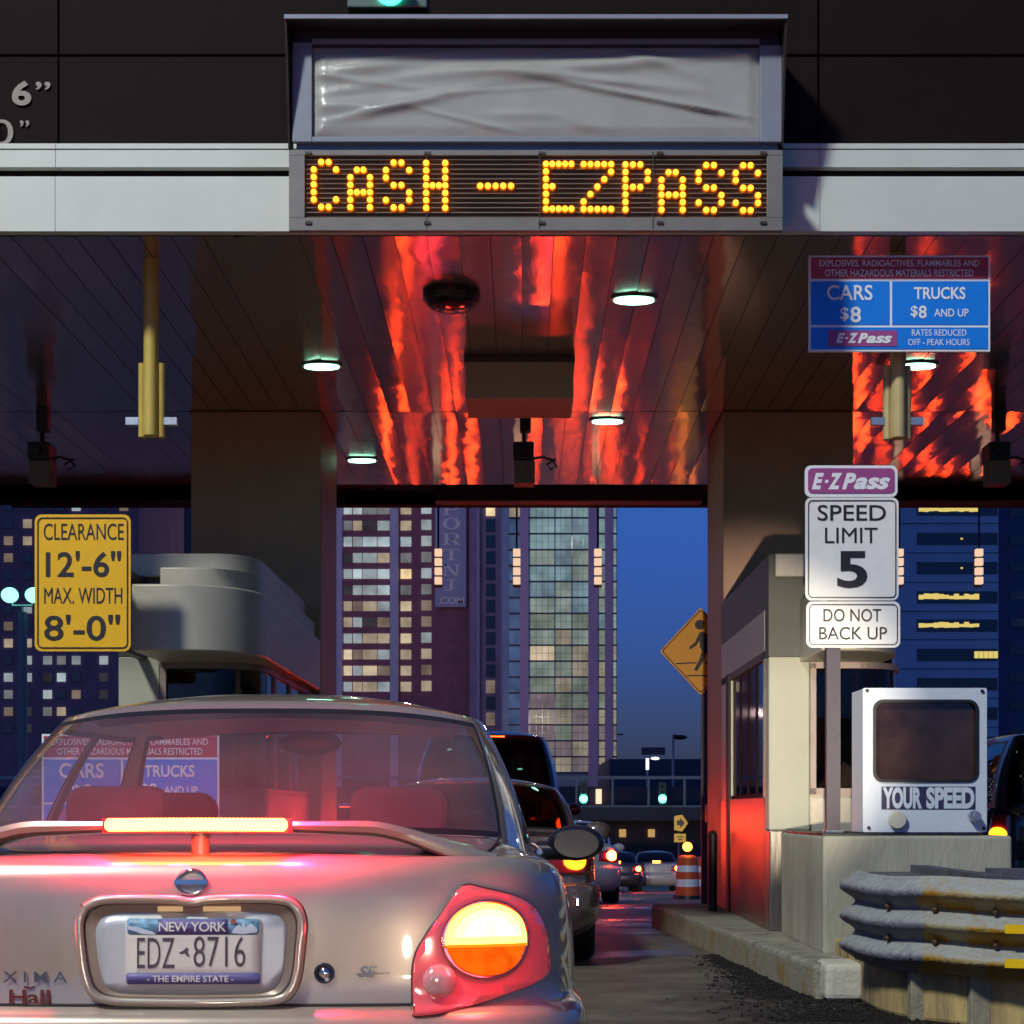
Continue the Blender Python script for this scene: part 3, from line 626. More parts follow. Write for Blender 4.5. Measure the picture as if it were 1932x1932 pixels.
# thrie beam guard rail wrapped round the nose
def rail_mat():
    m = mat("banded_rail_paint", (.16, .15, .19), .75, 0, .3, 7, .7, 35); n = m.node_tree; b = n.nodes["Principled BSDF"]; L = n.links.new
    old = b.inputs["Base Color"].links[0].from_socket
    tc = n.nodes.new("ShaderNodeTexCoord"); sx = n.nodes.new("ShaderNodeSeparateXYZ"); L(tc.outputs["Object"], sx.inputs[0])
    at = n.nodes.new("ShaderNodeMath"); at.operation = 'MULTIPLY'; at.inputs[1].default_value = 1.0; L(sx.outputs[0], at.inputs[0])
    nz = n.nodes.new("ShaderNodeTexNoise"); nz.inputs["Scale"].default_value = 9; L(tc.outputs["Object"], nz.inputs[0])
    ad = n.nodes.new("ShaderNodeMath"); ad.operation = 'MULTIPLY_ADD'; ad.inputs[1].default_value = .14; L(nz.outputs[0], ad.inputs[0]); L(at.outputs[0], ad.inputs[2])
    gt = n.nodes.new("ShaderNodeMath"); gt.operation = 'GREATER_THAN'; gt.inputs[1].default_value = -.55; L(ad.outputs[0], gt.inputs[0])
    yn = n.nodes.new("ShaderNodeTexNoise"); yn.inputs["Scale"].default_value = 5; yn.inputs["Detail"].default_value = 8; L(tc.outputs["Object"], yn.inputs[0])
    cr = n.nodes.new("ShaderNodeValToRGB"); cr.color_ramp.elements[0].color = (.34, .17, .008, 1); cr.color_ramp.elements[1].color = (.36, .30, .17, 1); cr.color_ramp.elements[0].position = .42; cr.color_ramp.elements[1].position = .6
    L(yn.outputs[0], cr.inputs[0])
    mx = n.nodes.new("ShaderNodeMix"); mx.data_type = 'RGBA'; L(gt.outputs[0], mx.inputs[0]); L(old, mx.inputs[6]); L(cr.outputs[0], mx.inputs[7])
    # road salt clinging to upward facing ridges
    ge = n.nodes.new("ShaderNodeNewGeometry"); sz = n.nodes.new("ShaderNodeSeparateXYZ"); L(ge.outputs["Normal"], sz.inputs[0])
    sn = n.nodes.new("ShaderNodeMath"); sn.operation = 'MULTIPLY_ADD'; sn.inputs[1].default_value = .8; L(sz.outputs[2], sn.inputs[0]); 
    n3 = n.nodes.new("ShaderNodeTexNoise"); n3.inputs["Scale"].default_value = 26; n3.inputs["Detail"].default_value = 5; L(tc.outputs["Object"], n3.inputs[0])
    mm = n.nodes.new("ShaderNodeMath"); mm.operation = 'SUBTRACT'; mm.inputs[1].default_value = .62; L(n3.outputs[0], mm.inputs[0]); L(mm.outputs[0], sn.inputs[2])
    ss = n.nodes.new("ShaderNodeMath"); ss.operation = 'MULTIPLY'; ss.use_clamp = True; ss.inputs[1].default_value = 1.5; L(sn.outputs[0], ss.inputs[0])
    m2 = n.nodes.new("ShaderNodeMix"); m2.data_type = 'RGBA'; m2.inputs[7].default_value = (.36, .37, .36, 1); L(ss.outputs[0], m2.inputs[0]); L(mx.outputs[2], m2.inputs[6])
    L(m2.outputs[2], b.inputs["Base Color"])
    return m
CX, CY, RR = 2.62, 7.45, .80
rl = thing("guard_rail", "battered grey and yellow corrugated guard rail wrapped round the island nose", "guard rail", (CX, CY, 0))
prof = []
zt, zbm = .74, .255
for i in range(37):
    t = i/36; zz = lerp(zt, zbm, t); ph = t*3
    o_ = (.5-.5*math.cos(2*math.pi*ph))**.85; prof.append((o_*.085, zz))
path = []
for a in (172, 190, 214, 238, 262, 286, 310, 334, 352): 
    path.append((CX+RR*math.cos(math.radians(a)), CY+RR*math.sin(math.radians(a))))
pts = []
for i in range(len(path)-1):
    for k in range(6): pts.append((lerp(path[i][0], path[i+1][0], k/6), lerp(path[i][1], path[i+1][1], k/6)))
pts.append(path[-1])
pp = [pts[0]]+[((pts[i-1][0]+2*pts[i][0]+pts[i+1][0])/4, (pts[i-1][1]+2*pts[i][1]+pts[i+1][1])/4) for i in range(1, len(pts)-1)]+[pts[-1]]
q = MB(); npf = len(prof); vs = []; fs = []; rnd = random.Random(8)
for layer in (0, -.006):
    for i, (x, y) in enumerate(pp):
        a, b = pp[max(i-1, 0)], pp[min(i+1, len(pp)-1)]; tx, ty = b[0]-a[0], b[1]-a[1]; ln = math.hypot(tx, ty); nx_, ny_ = ty/ln, -tx/ln
        if nx_*(x-CX)+ny_*(y-CY) < 0: nx_, ny_ = -nx_, -ny_
        dent = .006*math.sin(i*.9)+.006*math.sin(i*.37+1)
        for (o_, zz) in prof: vs.append((x+nx_*(o_+layer+dent*o_*8), y+ny_*(o_+layer+dent*o_*8), zz+.006*math.sin(i*.5)))
N = len(pp)
for i in range(N-1):
    for k in range(npf-1):
        a = i*npf+k; fs.append((a, a+1, a+npf+1, a+npf)); a += N*npf; fs.append((a, a+npf, a+npf+1, a+1))
    a = i*npf; fs.append((a, a+npf, a+npf+N*npf, a+N*npf))
q.add(vs, fs); q.build("beam", rail_mat(), rl, smooth='all')
for a in (214, 240, 300, 330):
    x, y = CX+(RR-.09)*math.cos(math.radians(a)), CY+(RR-.09)*math.sin(math.radians(a)); q = MB(); q.box(x-.05, x+.05, y-.035, y+.035, 0, .60); q.build("post", mat("rail_post_steel", (.34, .29, .21), .7, .2, .3, 9, .3), rl, bevel=.006)
for a in (205, 226, 247, 268):
    for zz in (.578, .417):
        q = MB(); r_ = RR+.012; c_ = Vector((CX+r_*math.cos(math.radians(a)), CY+r_*math.sin(math.radians(a)), zz)); q.ball(c_, .017, 8); q.build("bolt", mat("rusty_bolt", (.12, .06, .035), .7, .4, .3, 30), rl, smooth=True)
for zz in (.503, .338):
    q = MB(); vs = []
    for k in range(9):
        a = math.radians(250+k*2.4); r_ = RR+.075
        for dz in (-.022, .022): vs.append((CX+r_*math.cos(a), CY+r_*math.sin(a)-.004, zz+dz))
    q.add(vs, [(2*k, 2*k+2, 2*k+3, 2*k+1) for k in range(8)]); q.build("reflector", mat("yellow_reflector", (.95, .55, .01), .25), rl)
q = MB()
q.extrude([(CX+.56*math.cos(math.radians(a)), CY+.1+.56*math.sin(math.radians(a))) for a in range(180, 361, 15)]+[(CX+.56, 8.39), (CX-.56, 8.39)], .62, .70); q.box(CX-.28, CX-.18, 6.9, 8.3, .70, .745); q.box(CX-.1, CX+.75, 7.35, 7.5, .70, .76)
q.build("inner_brace", mat("dark_brace", (.10, .095, .12), .8, 0, .4, 6, .4), rl)
q = MB(); q.extrude([(CX+.72*math.cos(math.radians(a)), CY+.72*math.sin(math.radians(a))) for a in range(180, 361, 10)]+[(CX+.72, 8.38), (CX-.72, 8.38)], 0, .30)
tag(q.build("nose_block", mat("stained_yellow_concrete", (.30, .22, .12), .9, 0, .3, 4, .4, 30, col2=(.60, .42, .17), stretch=(1, 1, .25), thr=(.38, .6)), bevel=.02), "stained yellow concrete nose block behind the legs of the guard rail", "concrete block")
# ------------------------------------------------------------------ toll booths (left edge of each at x0, front at y = 10)
def toll_booth(x0, label):
    k = thing("toll_booth", label, "toll booth", (x0, 10, 0), "toll booths on the islands"); W = 1.03; y0, y1 = 10.0, 12.37; zb = .2
    X = lambda px: x0+2.93+PX(px, 10)                               # measured on the left booth
    def rr(xa, xb, ya, r=.42, n=12, yb=None):
        """plan with its front right corner rounded"""
        yb = yb or y1
        return [(xa, yb), (xa, ya), (xb-r, ya)]+[(xb-r+r*math.sin(math.radians(90*i/n)), ya+r-r*math.cos(math.radians(90*i/n))) for i in range(1, n+1)]+[(xb, yb)]
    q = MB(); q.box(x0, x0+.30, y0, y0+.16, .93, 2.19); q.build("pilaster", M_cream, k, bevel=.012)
    q = MB(); q.box(x0, x0+.30, y0-.03, y0+.16, zb, .93); q.build("pilaster_base", M_stainless, k, bevel=.01)
    low = MB(); low.extrude(rr(x0+.302, x0+W, y0+.02, .36), zb, 1.19); low.build("lower_wall", M_hood, k, smooth=True)
    # lane side wall: panels, windows with frames, door strip
    q = MB(); q.box(x0-.002, x0+.03, y0+.162, y1, zb, 1.17); q.build("side_panel", mat("dull_side_panel", (.15, .135, .12), .34, .85, .15, 3, .08, 30, stretch=(1, 1, .15)), k, bevel=.004)
    q = MB(); q.box(x0-.002, x0+.05, y0+.162, y1, 2.25, 2.55); q.box(x0, x0+.05, y0+.162, y0+.24, 1.17, 2.25); q.box(x0, x0+.05, y1-.5, y1, 1.17, 2.25); q.build("side_frame", M_hood, k)
    q = MB(); q.box(x0+.02, x0+.03, y0+.24, y1-.5, 1.18, 2.25); q.build("side_window", M_bglass, k)
    q = MB()
    for yy in (10.62, 11.0, 11.4): q.box(x0+.012, x0+.05, yy-.02, yy+.02, 1.17, 2.25)
    q.box(x0+.012, x0+.055, y0+.24, y1-.5, 1.17, 1.2); q.build("mullion", mat("dark_red_mullion", (.02, .01, .01), .7, 0, .1, 6, spec=.1), k)
    q = MB(); q.box(x0-.012, x0+.01, 11.86, 12.02, zb, 2.25); q.build("door_edge", mat("dark_door_gap", (.03, .02, .02), .6), k)
    # bay window round the rounded corner
    q = MB(); pts_ = rr(x0+.31, x0+W-.02, y0+.03, .34); vs = []
    for x, y in pts_[1:]: vs += [(x, y, 1.2), (x, y, 2.13)]
    q.add(vs, [(2*i, 2*i+2, 2*i+3, 2*i+1) for i in range(len(pts_)-2)]); q.build("bay_window", M_bglass, k, smooth='all')
    fr = MB(); M_fr = mat("pinkish_window_frame", (.32, .24, .21), .4, .3)
    fr.box(x0+.302, x0+.345, y0+.0, y0+.06, 1.19, 2.14); fr.box(x0+W-.07, x0+W, y0+.62, y0+.68, 1.19, 2.14); fr.box(x0+W-.05, x0+W, y0+1.3, y0+1.36, 1.19, 2.14)
    fr.extrude(rr(x0+.302, x0+W+.005, y0-.0, .37), 1.19, 1.235); fr.extrude(rr(x0+.302, x0+W+.005, y0-.0, .37), 2.105, 2.15); fr.build("window_frame", M_fr, k)
    # stepped hoods above
    q = MB(); q.extrude(rr(x0+.30, x0+1.12, 9.28, .52, 16), 2.15, 2.60); q.build("lower_hood", M_hood, k, smooth=True, bevel=.012)
    q = MB(); q.extrude(rr(x0+.42, x0+1.07, 9.55, .48, 16), 2.601, 2.76); q.build("middle_hood", M_hood, k, smooth=True, bevel=.01)
    q = MB(); q.extrude(rr(x0+.05, x0+1.0, 9.95, .3, 10), 2.761, 2.93); q.build("upper_hood", M_hood, k, smooth=True, bevel=.01)
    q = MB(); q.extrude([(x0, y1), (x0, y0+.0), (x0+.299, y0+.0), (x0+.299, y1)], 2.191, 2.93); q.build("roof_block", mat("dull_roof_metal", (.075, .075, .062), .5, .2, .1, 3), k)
    q = MB(); q.extrude([(x0+.06, y1), (x0+.06, y0+.2), (x0+1.0, y0+.4), (x0+1.0, y1)], 2.16, 2.52); q.build("ceiling_box", M_dark, k)
    # inside: desk, chair back, rear wall
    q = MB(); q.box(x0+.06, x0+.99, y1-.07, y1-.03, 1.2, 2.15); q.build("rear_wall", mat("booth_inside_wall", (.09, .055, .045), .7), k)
    q = MB(); q.box(x0+.32, x0+.9, y0+.25, y0+.75, 1.195, 1.21); q.build("desk", mat("booth_desk", (.20, .17, .10), .6), k)
    q = MB(); q.add([(x0+.36, y0+.2, 1.22), (x0+.85, y0+.2, 1.22), (x0+.62, y0+.3, 1.44), (x0+.36, y0+.55, 1.22), (x0+.85, y0+.55, 1.22)], [(0,1,2),(1,4,2),(4,3,2),(3,0,2),(0,3,4,1)]); q.build("cloth_cover", mat("tan_cloth", (.36, .31, .18), .9, 0, .2, 10, .4), k)
    return k
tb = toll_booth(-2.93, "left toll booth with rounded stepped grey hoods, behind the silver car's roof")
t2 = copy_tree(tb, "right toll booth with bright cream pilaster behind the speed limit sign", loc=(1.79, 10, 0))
for ch in list(t2.children):
    if ch.name.split('.')[0] in ('lower_hood', 'middle_hood', 'upper_hood'): ch.scale.x = .75
# slim posts and marker lamp at the far end of the right booth
q = MB(); x, y = PX(1364, 12.2), 12.0; q.cyl((x-.12, y, .2), (x-.12, y, .86), .04); q.ball((x-.12, y, .86), .04)
tag(q.build("bollard", mat("dark_bollard", (.05, .03, .03), .5), smooth=True), "slim dark bollard standing at the right booth's lane side", "bollard")
y = 13.6; x = PX(1347, y); ml = thing("marker_lamp", "red marker lamp with two glowing bars at the back of the right booth", "marker lamp", (x, y, 1))
q = MB(); q.box(x-.075, x+.075, y, y+.08, PZ(1552, y), PZ(1518, y)); q.build("housing", M_black, ml, bevel=.008)
for py in (1530, 1543):
    q = MB(); q.box(x-.062, x+.062, y-.02, y-.001, PZ(py+4, y), PZ(py-3.5, y)); q.build("lamp", em("marker_red", (1, .13, .03), 9), ml, bevel=.006)
q = MB(); q.box(x-.03, x+.03, y+.08, y+.14, .2, PZ(1500, y)); q.build("post", M_postm, ml)
q = MB(); q.box(x+.02, x+.03, y, y+.1, 1.6, 1.61); 
# ped crossing sign
Y = 17.3; cx, cz, hd = PX(1322, Y), PZ(1229, Y), 81*Y/F
pd = thing("pedestrian_sign", "yellow diamond pedestrian crossing sign half hidden by the right booth", "road sign", (cx, Y, gz(Y)))
def dia(r, rc=.05):
    out = []
    for ax, az in ((1, 0), (0, 1), (-1, 0), (0, -1)):
        for t in (-1, 0, 1):
            a_ = math.atan2(az, ax)+t*.35; d_ = r-rc*1.0; out.append((cx+ax*d_*.93+rc*math.cos(a_)*.93, cz+az*d_+rc*math.sin(a_)))
    return out
q = MB(); q.prism(dia(hd), Y-.004, Y); pl = q.build("plate", mat("amber_sign_sheeting", (.95, .43, .006), .45, 0, .06, 8), pd)
q = MB(); ring_prism(q, dia(hd-.025), dia(hd-.042), Y-.007, Y-.0042); q.build("border", M_ink, pl)
q = MB(); w = lambda u, v: (cx+u*hd, cz+v*hd)
n_ = 18; q.prism([(cx+(-.02)*hd+.062*math.cos(2*math.pi*i/n_), cz+.62*hd+.062*math.sin(2*math.pi*i/n_)) for i in range(n_)], Y-.007, Y-.0045)
q.prism([w(-.02, .46), w(.12, .42), w(.2, .28), w(.16, .02), w(.04, -.02), w(-.02, .1)], Y-.007, Y-.0045)       # torso
q.prism([w(-.02, .46), w(.02, .30), w(-.12, .12), w(-.26, .04), w(-.27, .10), w(-.14, .20)], Y-.0073, Y-.0045)     # rear arm
q.prism([w(.12, .42), w(.22, .30), w(.34, .14), w(.30, .10), w(.16, .22)], Y-.0073, Y-.0045)
q.prism([w(.04, .06), w(.15, .04), w(.06, -.22), w(-.08, -.46), w(-.16, -.44), w(-.03, -.18)], Y-.0076, Y-.0045)
q.prism([w(.10, .04), w(.17, .02), w(.26, -.2), w(.28, -.44), w(.21, -.46), w(.18, -.2)], Y-.0076, Y-.0045)
q.prism([w(-.58, -.27), w(-.1, -.25), w(-.1, -.28), w(-.58, -.30)], Y-.007, Y-.0045); q.prism([w(.1, -.25), w(.55, -.25), w(.55, -.28), w(.1, -.28)], Y-.007, Y-.0045); q.prism([w(-.32, -.55), w(.34, -.55), w(.34, -.58), w(-.32, -.58)], Y-.007, Y-.0045)
q.build("walking_figure", M_ink, pl)
q = MB(); q.box(cx+.01, cx+.09, Y+.004, Y+.06, gz(Y), cz+hd*.5); q.build("post", M_postm, pd)

# construction drum pair with a warning lamp
def drum(px, Y, label, lit, r=.27):
    x = PX(px, Y); g0 = gz(Y); k = thing("traffic_drum", label, "traffic drum", (x, Y, g0), "striped traffic drums beyond the right booth")
    q = MB(); q.tube([(x, Y, g0), (x, Y, g0+.09)], [r*1.2, r*1.15], 24); q.build("base", M_black, k, smooth=True)
    zs = [.09, .28, .44, .60, .74, .9, .96]; rs_ = [1.0, .97, .93, .90, .86, .82, .5]
    oo = mat("orange_drum_plastic", (.75, .10, .015), .5, 0, .08); ww = mat("white_reflective_band", (.95, .92, .9), .3)
    for i in range(6):
        q = MB(); q.tube([(x, Y, g0+zs[i]), (x, Y, g0+zs[i+1])], [r*rs_[i], r*rs_[i+1]], 24, cap=(i == 5)); q.build("orange_band" if i % 2 == 0 or i == 5 else "white_band", oo if i % 2 == 0 or i == 5 else ww, k, smooth=True)
    if lit:
        q = MB(); q.cyl((x, Y, g0+.96), (x, Y, g0+1.04), .05); q.build("lamp_base", M_black, k, smooth=True)
        q = MB(); q.disc((x, Y-.0, g0+1.14), .1, 'y', 24, .07); q.build("warning_lamp", em("amber_warning", (1, .22, .02), 14), k, smooth=True)
    return k
drum(1297, 30, "orange and white traffic drum with a lit warning lamp beyond the kerb's far end", True)
drum(1329, 32, "orange and white traffic drum without lamp, half hidden by the right booth", False)
# ------------------------------------------------------------------ cars
YS[0] = 1
class Shell:
    """body swept round a plan outline; local axes: x lateral, y forward from the tail, z up"""
    def __init__(sf, plan, rear, side, deck, drop, sub=6):
        half = catmull(plan, sub); sf.half = half; n = len(half); sf.rear, sf.side, sf.deck, sf.drop = rear, side, deck, drop; sf.L = half[-1][1]
        sf.t = [0]
        for a, b in zip(half, half[1:]): sf.t.append(sf.t[-1]+math.hypot(b[0]-a[0], b[1]-a[1]))
        sf.nrm = []
        for i in range(n):
            a, b = half[max(i-1, 0)], half[min(i+1, n-1)]
            if i == 0: tx, ty = 1, 0
            elif i == n-1: tx, ty = -1, 0
            else: tx, ty = b[0]-a[0], b[1]-a[1]
            l = math.hypot(tx, ty); sf.nrm.append((ty/l, -tx/l))
    def wt(sf, y): return sstep(.12, .95, y)
    def prof(sf, j, y):
        w = sf.wt(y); a, b = sf.rear[j], sf.side[j]; zz = lerp(a[0], b[0], w); d = lerp(a[1], b[1], w)
        f = sstep(sf.L-1.6, sf.L-.1, y)*sf.nose if hasattr(sf, 'nose') else 0
        return lerp(zz, .2+(zz-.2)*.72, f), d
    def at(sf, t, z, off=0):
        """point on the wall at arc length t from the rear centre (negative = left) and height z"""
        sg = 1 if t >= 0 else -1; t = min(abs(t), sf.t[-1]-1e-4)
        i = 0
        while sf.t[i+1] < t: i += 1
        u = (t-sf.t[i])/(sf.t[i+1]-sf.t[i]); x = lerp(sf.half[i][0], sf.half[i+1][0], u); y = lerp(sf.half[i][1], sf.half[i+1][1], u)
        nx_, ny_ = (lerp(a, b, u) for a, b in zip(sf.nrm[i], sf.nrm[i+1]))
        tab = [sf.prof(j, y) for j in range(len(sf.rear))]; d = interp(tab, z)
        return Vector((sg*(x-nx_*(d-off)), y-ny_*(d-off), z))
    def deckz(sf, x, y):
        w = max(.3, interp([(p[1], p[0]) for p in sf.half if 1] if 0 else sf.wtab, y)); return interp(sf.deck, y)-sf.drop*min(1, abs(x)/w)**3
    def body(sf, mb):
        half = sf.half; n = len(half); m = len(sf.rear); ring = [(p[0], p[1], q[0], q[1]) for p, q in zip(half, sf.nrm)]
        ring = ring+[(-x, y, -nx_, ny_) for x, y, nx_, ny_ in ring[-2:0:-1]]; R = len(ring)
        sf.wtab = sorted([(p[1], p[0]) for p in half[:n]], key=lambda q: q[0]); 
        vs = []; fs = []
        for j in range(m):
            for (x, y, nx_, ny_) in ring:
                z, d = sf.prof(j, y); vs.append((x-nx_*d, y-ny_*d, z))
        top = vs[-R:]
        fr = (0.03, .08, .16, .3, .5, .75, 1)
        for f in fr:
            for (x, y, z) in top:
                ay = clamp(y, .5, sf.L-.6); X_, Y_ = lerp(x, 0, f), lerp(y, ay, f); dz = sf.deckz(X_, Y_)
                vs.append((X_, Y_, lerp(z, dz, sstep(-.02, .14, f))))
        bot = len(vs); vs.append((0, sf.L/2, sf.prof(0, 2)[0]))
        for j in range(m+len(fr)-1):
            for i in range(R):
                a, b = j*R+i, j*R+(i+1) % R; fs.append((a, b, b+R, a+R))
        for i in range(R): fs.append((i, bot, (i+1) % R))
        return mb.add(vs, fs)
    def patch(sf, mb, poly, off, thick=.012, step=.03, dome=0):
        """solid patch lying on the wall: poly in (t, z)"""
        bm = bmesh.new(); vv = [bm.verts.new((u, v, 0)) for u, v in poly]; bm.faces.new(vv)
        us = [p[0] for p in poly]; zs = [p[1] for p in poly]
        k = math.ceil(min(us)/step)
        while k*step < max(us):
            bmesh.ops.bisect_plane(bm, geom=bm.verts[:]+bm.edges[:]+bm.faces[:], plane_co=(k*step, 0, 0), plane_no=(1, 0, 0)); k += 1
        k = math.ceil(min(zs)/step)
        while k*step < max(zs):
            bmesh.ops.bisect_plane(bm, geom=bm.verts[:]+bm.edges[:]+bm.faces[:], plane_co=(0, k*step, 0), plane_no=(0, 1, 0)); k += 1
        bm.normal_update(); bm.verts.ensure_lookup_table(); bm.verts.index_update()
        cu, cv = sum(us)/len(us), sum(zs)/len(zs); ru, rv = (max(us)-min(us))/2, (max(zs)-min(zs))/2
        co = [(v.co.x, v.co.y) for v in bm.verts]; n = len(co)
        def hh(u, v): return dome*max(0, 1-((u-cu)/ru)**2-((v-cv)/rv)**2)
        vs = [sf.at(u, v, off+thick+hh(u, v)) for u, v in co]+[sf.at(u, v, off-.004) for u, v in co]; fs = []
        for f in bm.faces:
            ids = [v.index for v in f.verts]
            if f.normal.z < 0: ids = ids[::-1]
            fs.append(tuple(ids))
        for e in bm.edges:
            if len(e.link_faces) == 1:
                f = e.link_faces[0]; ids = [v.index for v in f.verts]; a, b = e.verts[0].index, e.verts[1].index
                k = ids.index(a); nxt = ids[(k+1) % len(ids)]
                if nxt != b: a, b = b, a
                if f.normal.z < 0: a, b = b, a
                fs.append((a, a+n, b+n, b))
        bm.free(); return mb.add(vs, fs)
    def line(sf, mb, pts, r=.004, off=.0, n=6, closed=False):
        out = []
        if closed: pts = list(pts)+[pts[0]]
        for a, b in zip(pts, pts[1:]):
            k = max(1, int(math.hypot(b[0]-a[0], b[1]-a[1])/.025))
            for i in range(k): out.append(sf.at(lerp(a[0], b[0], i/k), lerp(a[1], b[1], i/k), off))
        out.append(sf.at(*pts[-1], off)); return mb.tube(out, r, n)
    def text(sf, mb, body, t, z, w, h, off=.003, **k):
        vs, fs = text2d(body, w, h, **k); return mb.add([sf.at(t+u, z+v, off) for u, v in vs], orient(vs, fs))

def cabin(B, T, zb, zt, roofz, ax, glassu, bulge=.03, sub=5):
    """greenhouse between belt ring B and roof ring T (half rings from rear centre to front centre); returns meshes body, glass list, seal"""
    b_, t_ = catmull(B, sub), catmull(T, sub); n = len(b_); us = [i/sub for i in range(n)]
    lv = [0, .035, .075, .2, .35, .5, .65, .8, .9, .945, .98, 1.0]
    def ptf(i, t):
        x = lerp(b_[i][0], t_[i][0], t); y = lerp(b_[i][1], t_[i][1], t); z = lerp(interp(zb, b_[i][1]), zt+.012-.045*min(1.2, t_[i][0]/(.62*zt/1.372))**3, t)
        a, c = b_[max(i-1, 0)], b_[min(i+1, n-1)]; tx, ty = c[0]-a[0], c[1]-a[1]
        if i == 0: tx, ty = 1, 0
        if i == n-1: tx, ty = -1, 0
        l = math.hypot(tx, ty) or 1; k = bulge*4*t*(1-t); return (x+ty/l*k, y-tx/l*k, z+k*.6)
    P3 = [[ptf(i, t) for i in range(n)] for t in lv]
    body, seal, gl = MB(), MB(), {}
    for j in range(len(lv)-1):
        tm = (lv[j]+lv[j+1])/2
        for i in range(n-1):
            um = (us[i]+us[i+1])/2; which = None
            for gi, (u0, u1) in enumerate(glassu):
                if u0 < um < u1 and .035 < tm < .95: which = gi
            for sg in (1, -1):
                q = [P3[j][i], P3[j][i+1], P3[j+1][i+1], P3[j+1][i]]; q = [(sg*x, y, z) for x, y, z in q]
                if sg < 0: q = q[::-1]
                if which is None: body.add(q, [(0, 1, 2, 3)])
                else:
                    u0, u1 = glassu[which]
                    edge = (u0 > .01 and um < u0+.2) or (u1 < us[-1]-.01 and um > u1-.2) or tm < .075 or tm > .9
                    side = 0 if (u0 < .01 or u1 > us[-1]-.01) else sg
                    (seal if edge else gl.setdefault((which, side), MB())).add(q, [(0, 1, 2, 3)])
    ring = [P3[-1][i] for i in range(n)]; ring = ring+[(-x, y, z) for x, y, z in ring[-2:0:-1]]; R = len(ring); vs = list(ring); fs = []
    for f in (.06, .15, .3, .55, .8, 1):
        for (x, y, z) in ring: vs.append((lerp(x, 0, f), lerp(y, clamp(y, *ax), f), z+(roofz-z)*(1-(1-f)**2.2)))
    for j in range(6):
        for i in range(R): a, b = j*R+i, j*R+(i+1) % R; fs.append((a, b, b+R, a+R))
    body.add(vs, fs)
    return body, gl, seal

M_tyre = mat("tyre_rubber", (.014, .013, .013), .85, 0, .2, 30, .3); M_rim = mat("alloy_rim", (.40, .40, .42), .32, .9)
M_carglass = glass("car_glass", (.84, .66, .78), .012)  # purple tint stands in for brake light glow in the rear window
def dusty(m, amount, col):
    n = m.node_tree; L = n.links.new; out = n.nodes["Material Output"]; old = out.inputs[0].links[0].from_socket
    d = n.nodes.new("ShaderNodeBsdfDiffuse"); d.inputs[0].default_value = (*col, 1); mx = n.nodes.new("ShaderNodeMixShader")
    tc = n.nodes.new("ShaderNodeTexCoord"); nz = n.nodes.new("ShaderNodeTexNoise"); nz.inputs["Scale"].default_value = 2.2; nz.inputs["Detail"].default_value = 4; L(tc.outputs["Object"], nz.inputs[0])
    mr = n.nodes.new("ShaderNodeMapRange"); mr.inputs[1].default_value = .3; mr.inputs[2].default_value = .7; mr.inputs[3].default_value = amount*.55; mr.inputs[4].default_value = amount*1.4
    L(nz.outputs[0], mr.inputs[0]); L(mr.outputs[0], mx.inputs[0]); L(old, mx.inputs[1]); L(d.outputs[0], mx.inputs[2]); L(mx.outputs[0], out.inputs[0])
M_clearglass = glass("clear_car_glass", (.86, .82, .86), .012)
dusty(M_carglass, .08, (.62, .48, .46))  # dust film, reddened to carry some of the brake light glow
M_darkglass = glass("dark_car_glass", (.10, .08, .08), .012)
M_seal = mat("black_window_seal", (.012, .011, .013), .4)
M_chrome = mat("chrome", (.72, .68, .66), .14, 1, .03)
M_brake = em("lit_brake_lamp", (1, .055, .006), 150)
M_redlens = mat("red_lamp_lens", (.42, .012, .02), .14, 0, .06, 20, coat=1)
M_interior = mat("reddened_car_interior", (.040, .017, .026), .85, 0, .2, 8)  # dark upholstery, reddened to stand in for brake light glow
def wheels(root, xs_, ys_, r, w=.2):
    tm = rm = None
    for yy in ys_:
        for sg in (-1, 1):
            xo = sg*xs_; xi = xo-sg*w
            wl = MB(); n = 28; prof = [(0, r*.62), (0.0, r*.88), (.025, r*.975), (.06, r), (w-.06, r), (w-.025, r*.975), (w, r*.85), (w, r*.3)]
            vs = []
            for d, rr_ in prof:
                for k in range(n): a = 2*math.pi*k/n; vs.append((xo-sg*d, yy+rr_*math.cos(a), r+rr_*math.sin(a)))
            wl.add(vs, [((j*n+k), (j*n+(k+1) % n), ((j+1)*n+(k+1) % n), ((j+1)*n+k)) if sg < 0 else ((j*n+k), ((j+1)*n+k), ((j+1)*n+(k+1) % n), (j*n+(k+1) % n)) for j in range(len(prof)-1) for k in range(n)])
            wh = wl.build("wheel", M_tyre, root, smooth=True)
            rm_ = MB(); rm_.tube([(xo-sg*.03, yy, r), (xo-sg*.012, yy, r)], r*.2, 16)
            for k in range(7):
                a = 2*math.pi*k/7; a2 = a+.16; a3 = a-.16
                rm_.add([(xo-sg*.012, yy+r*.15*math.cos(a3), r+r*.15*math.sin(a3)), (xo-sg*.02, yy+r*.63*math.cos(a3*.3+a*.7), r+r*.63*math.sin(a3*.3+a*.7)), (xo-sg*.02, yy+r*.63*math.cos(a2*.3+a*.7), r+r*.63*math.sin(a2*.3+a*.7)), (xo-sg*.012, yy+r*.15*math.cos(a2), r+r*.15*math.sin(a2))], [(0, 1, 2, 3)])
            vs = []
            for k in range(n):
                a = 2*math.pi*k/n
                for d, rr_ in ((.0, r*.64), (.03, r*.58)): vs.append((xo-sg*d, yy+rr_*math.cos(a), r+rr_*math.sin(a)))
            rm_.add(vs, [(2*k, 2*((k+1) % n), 2*((k+1) % n)+1, 2*k+1) for k in range(n)])
            rm_.build("rim", M_rim, wh)
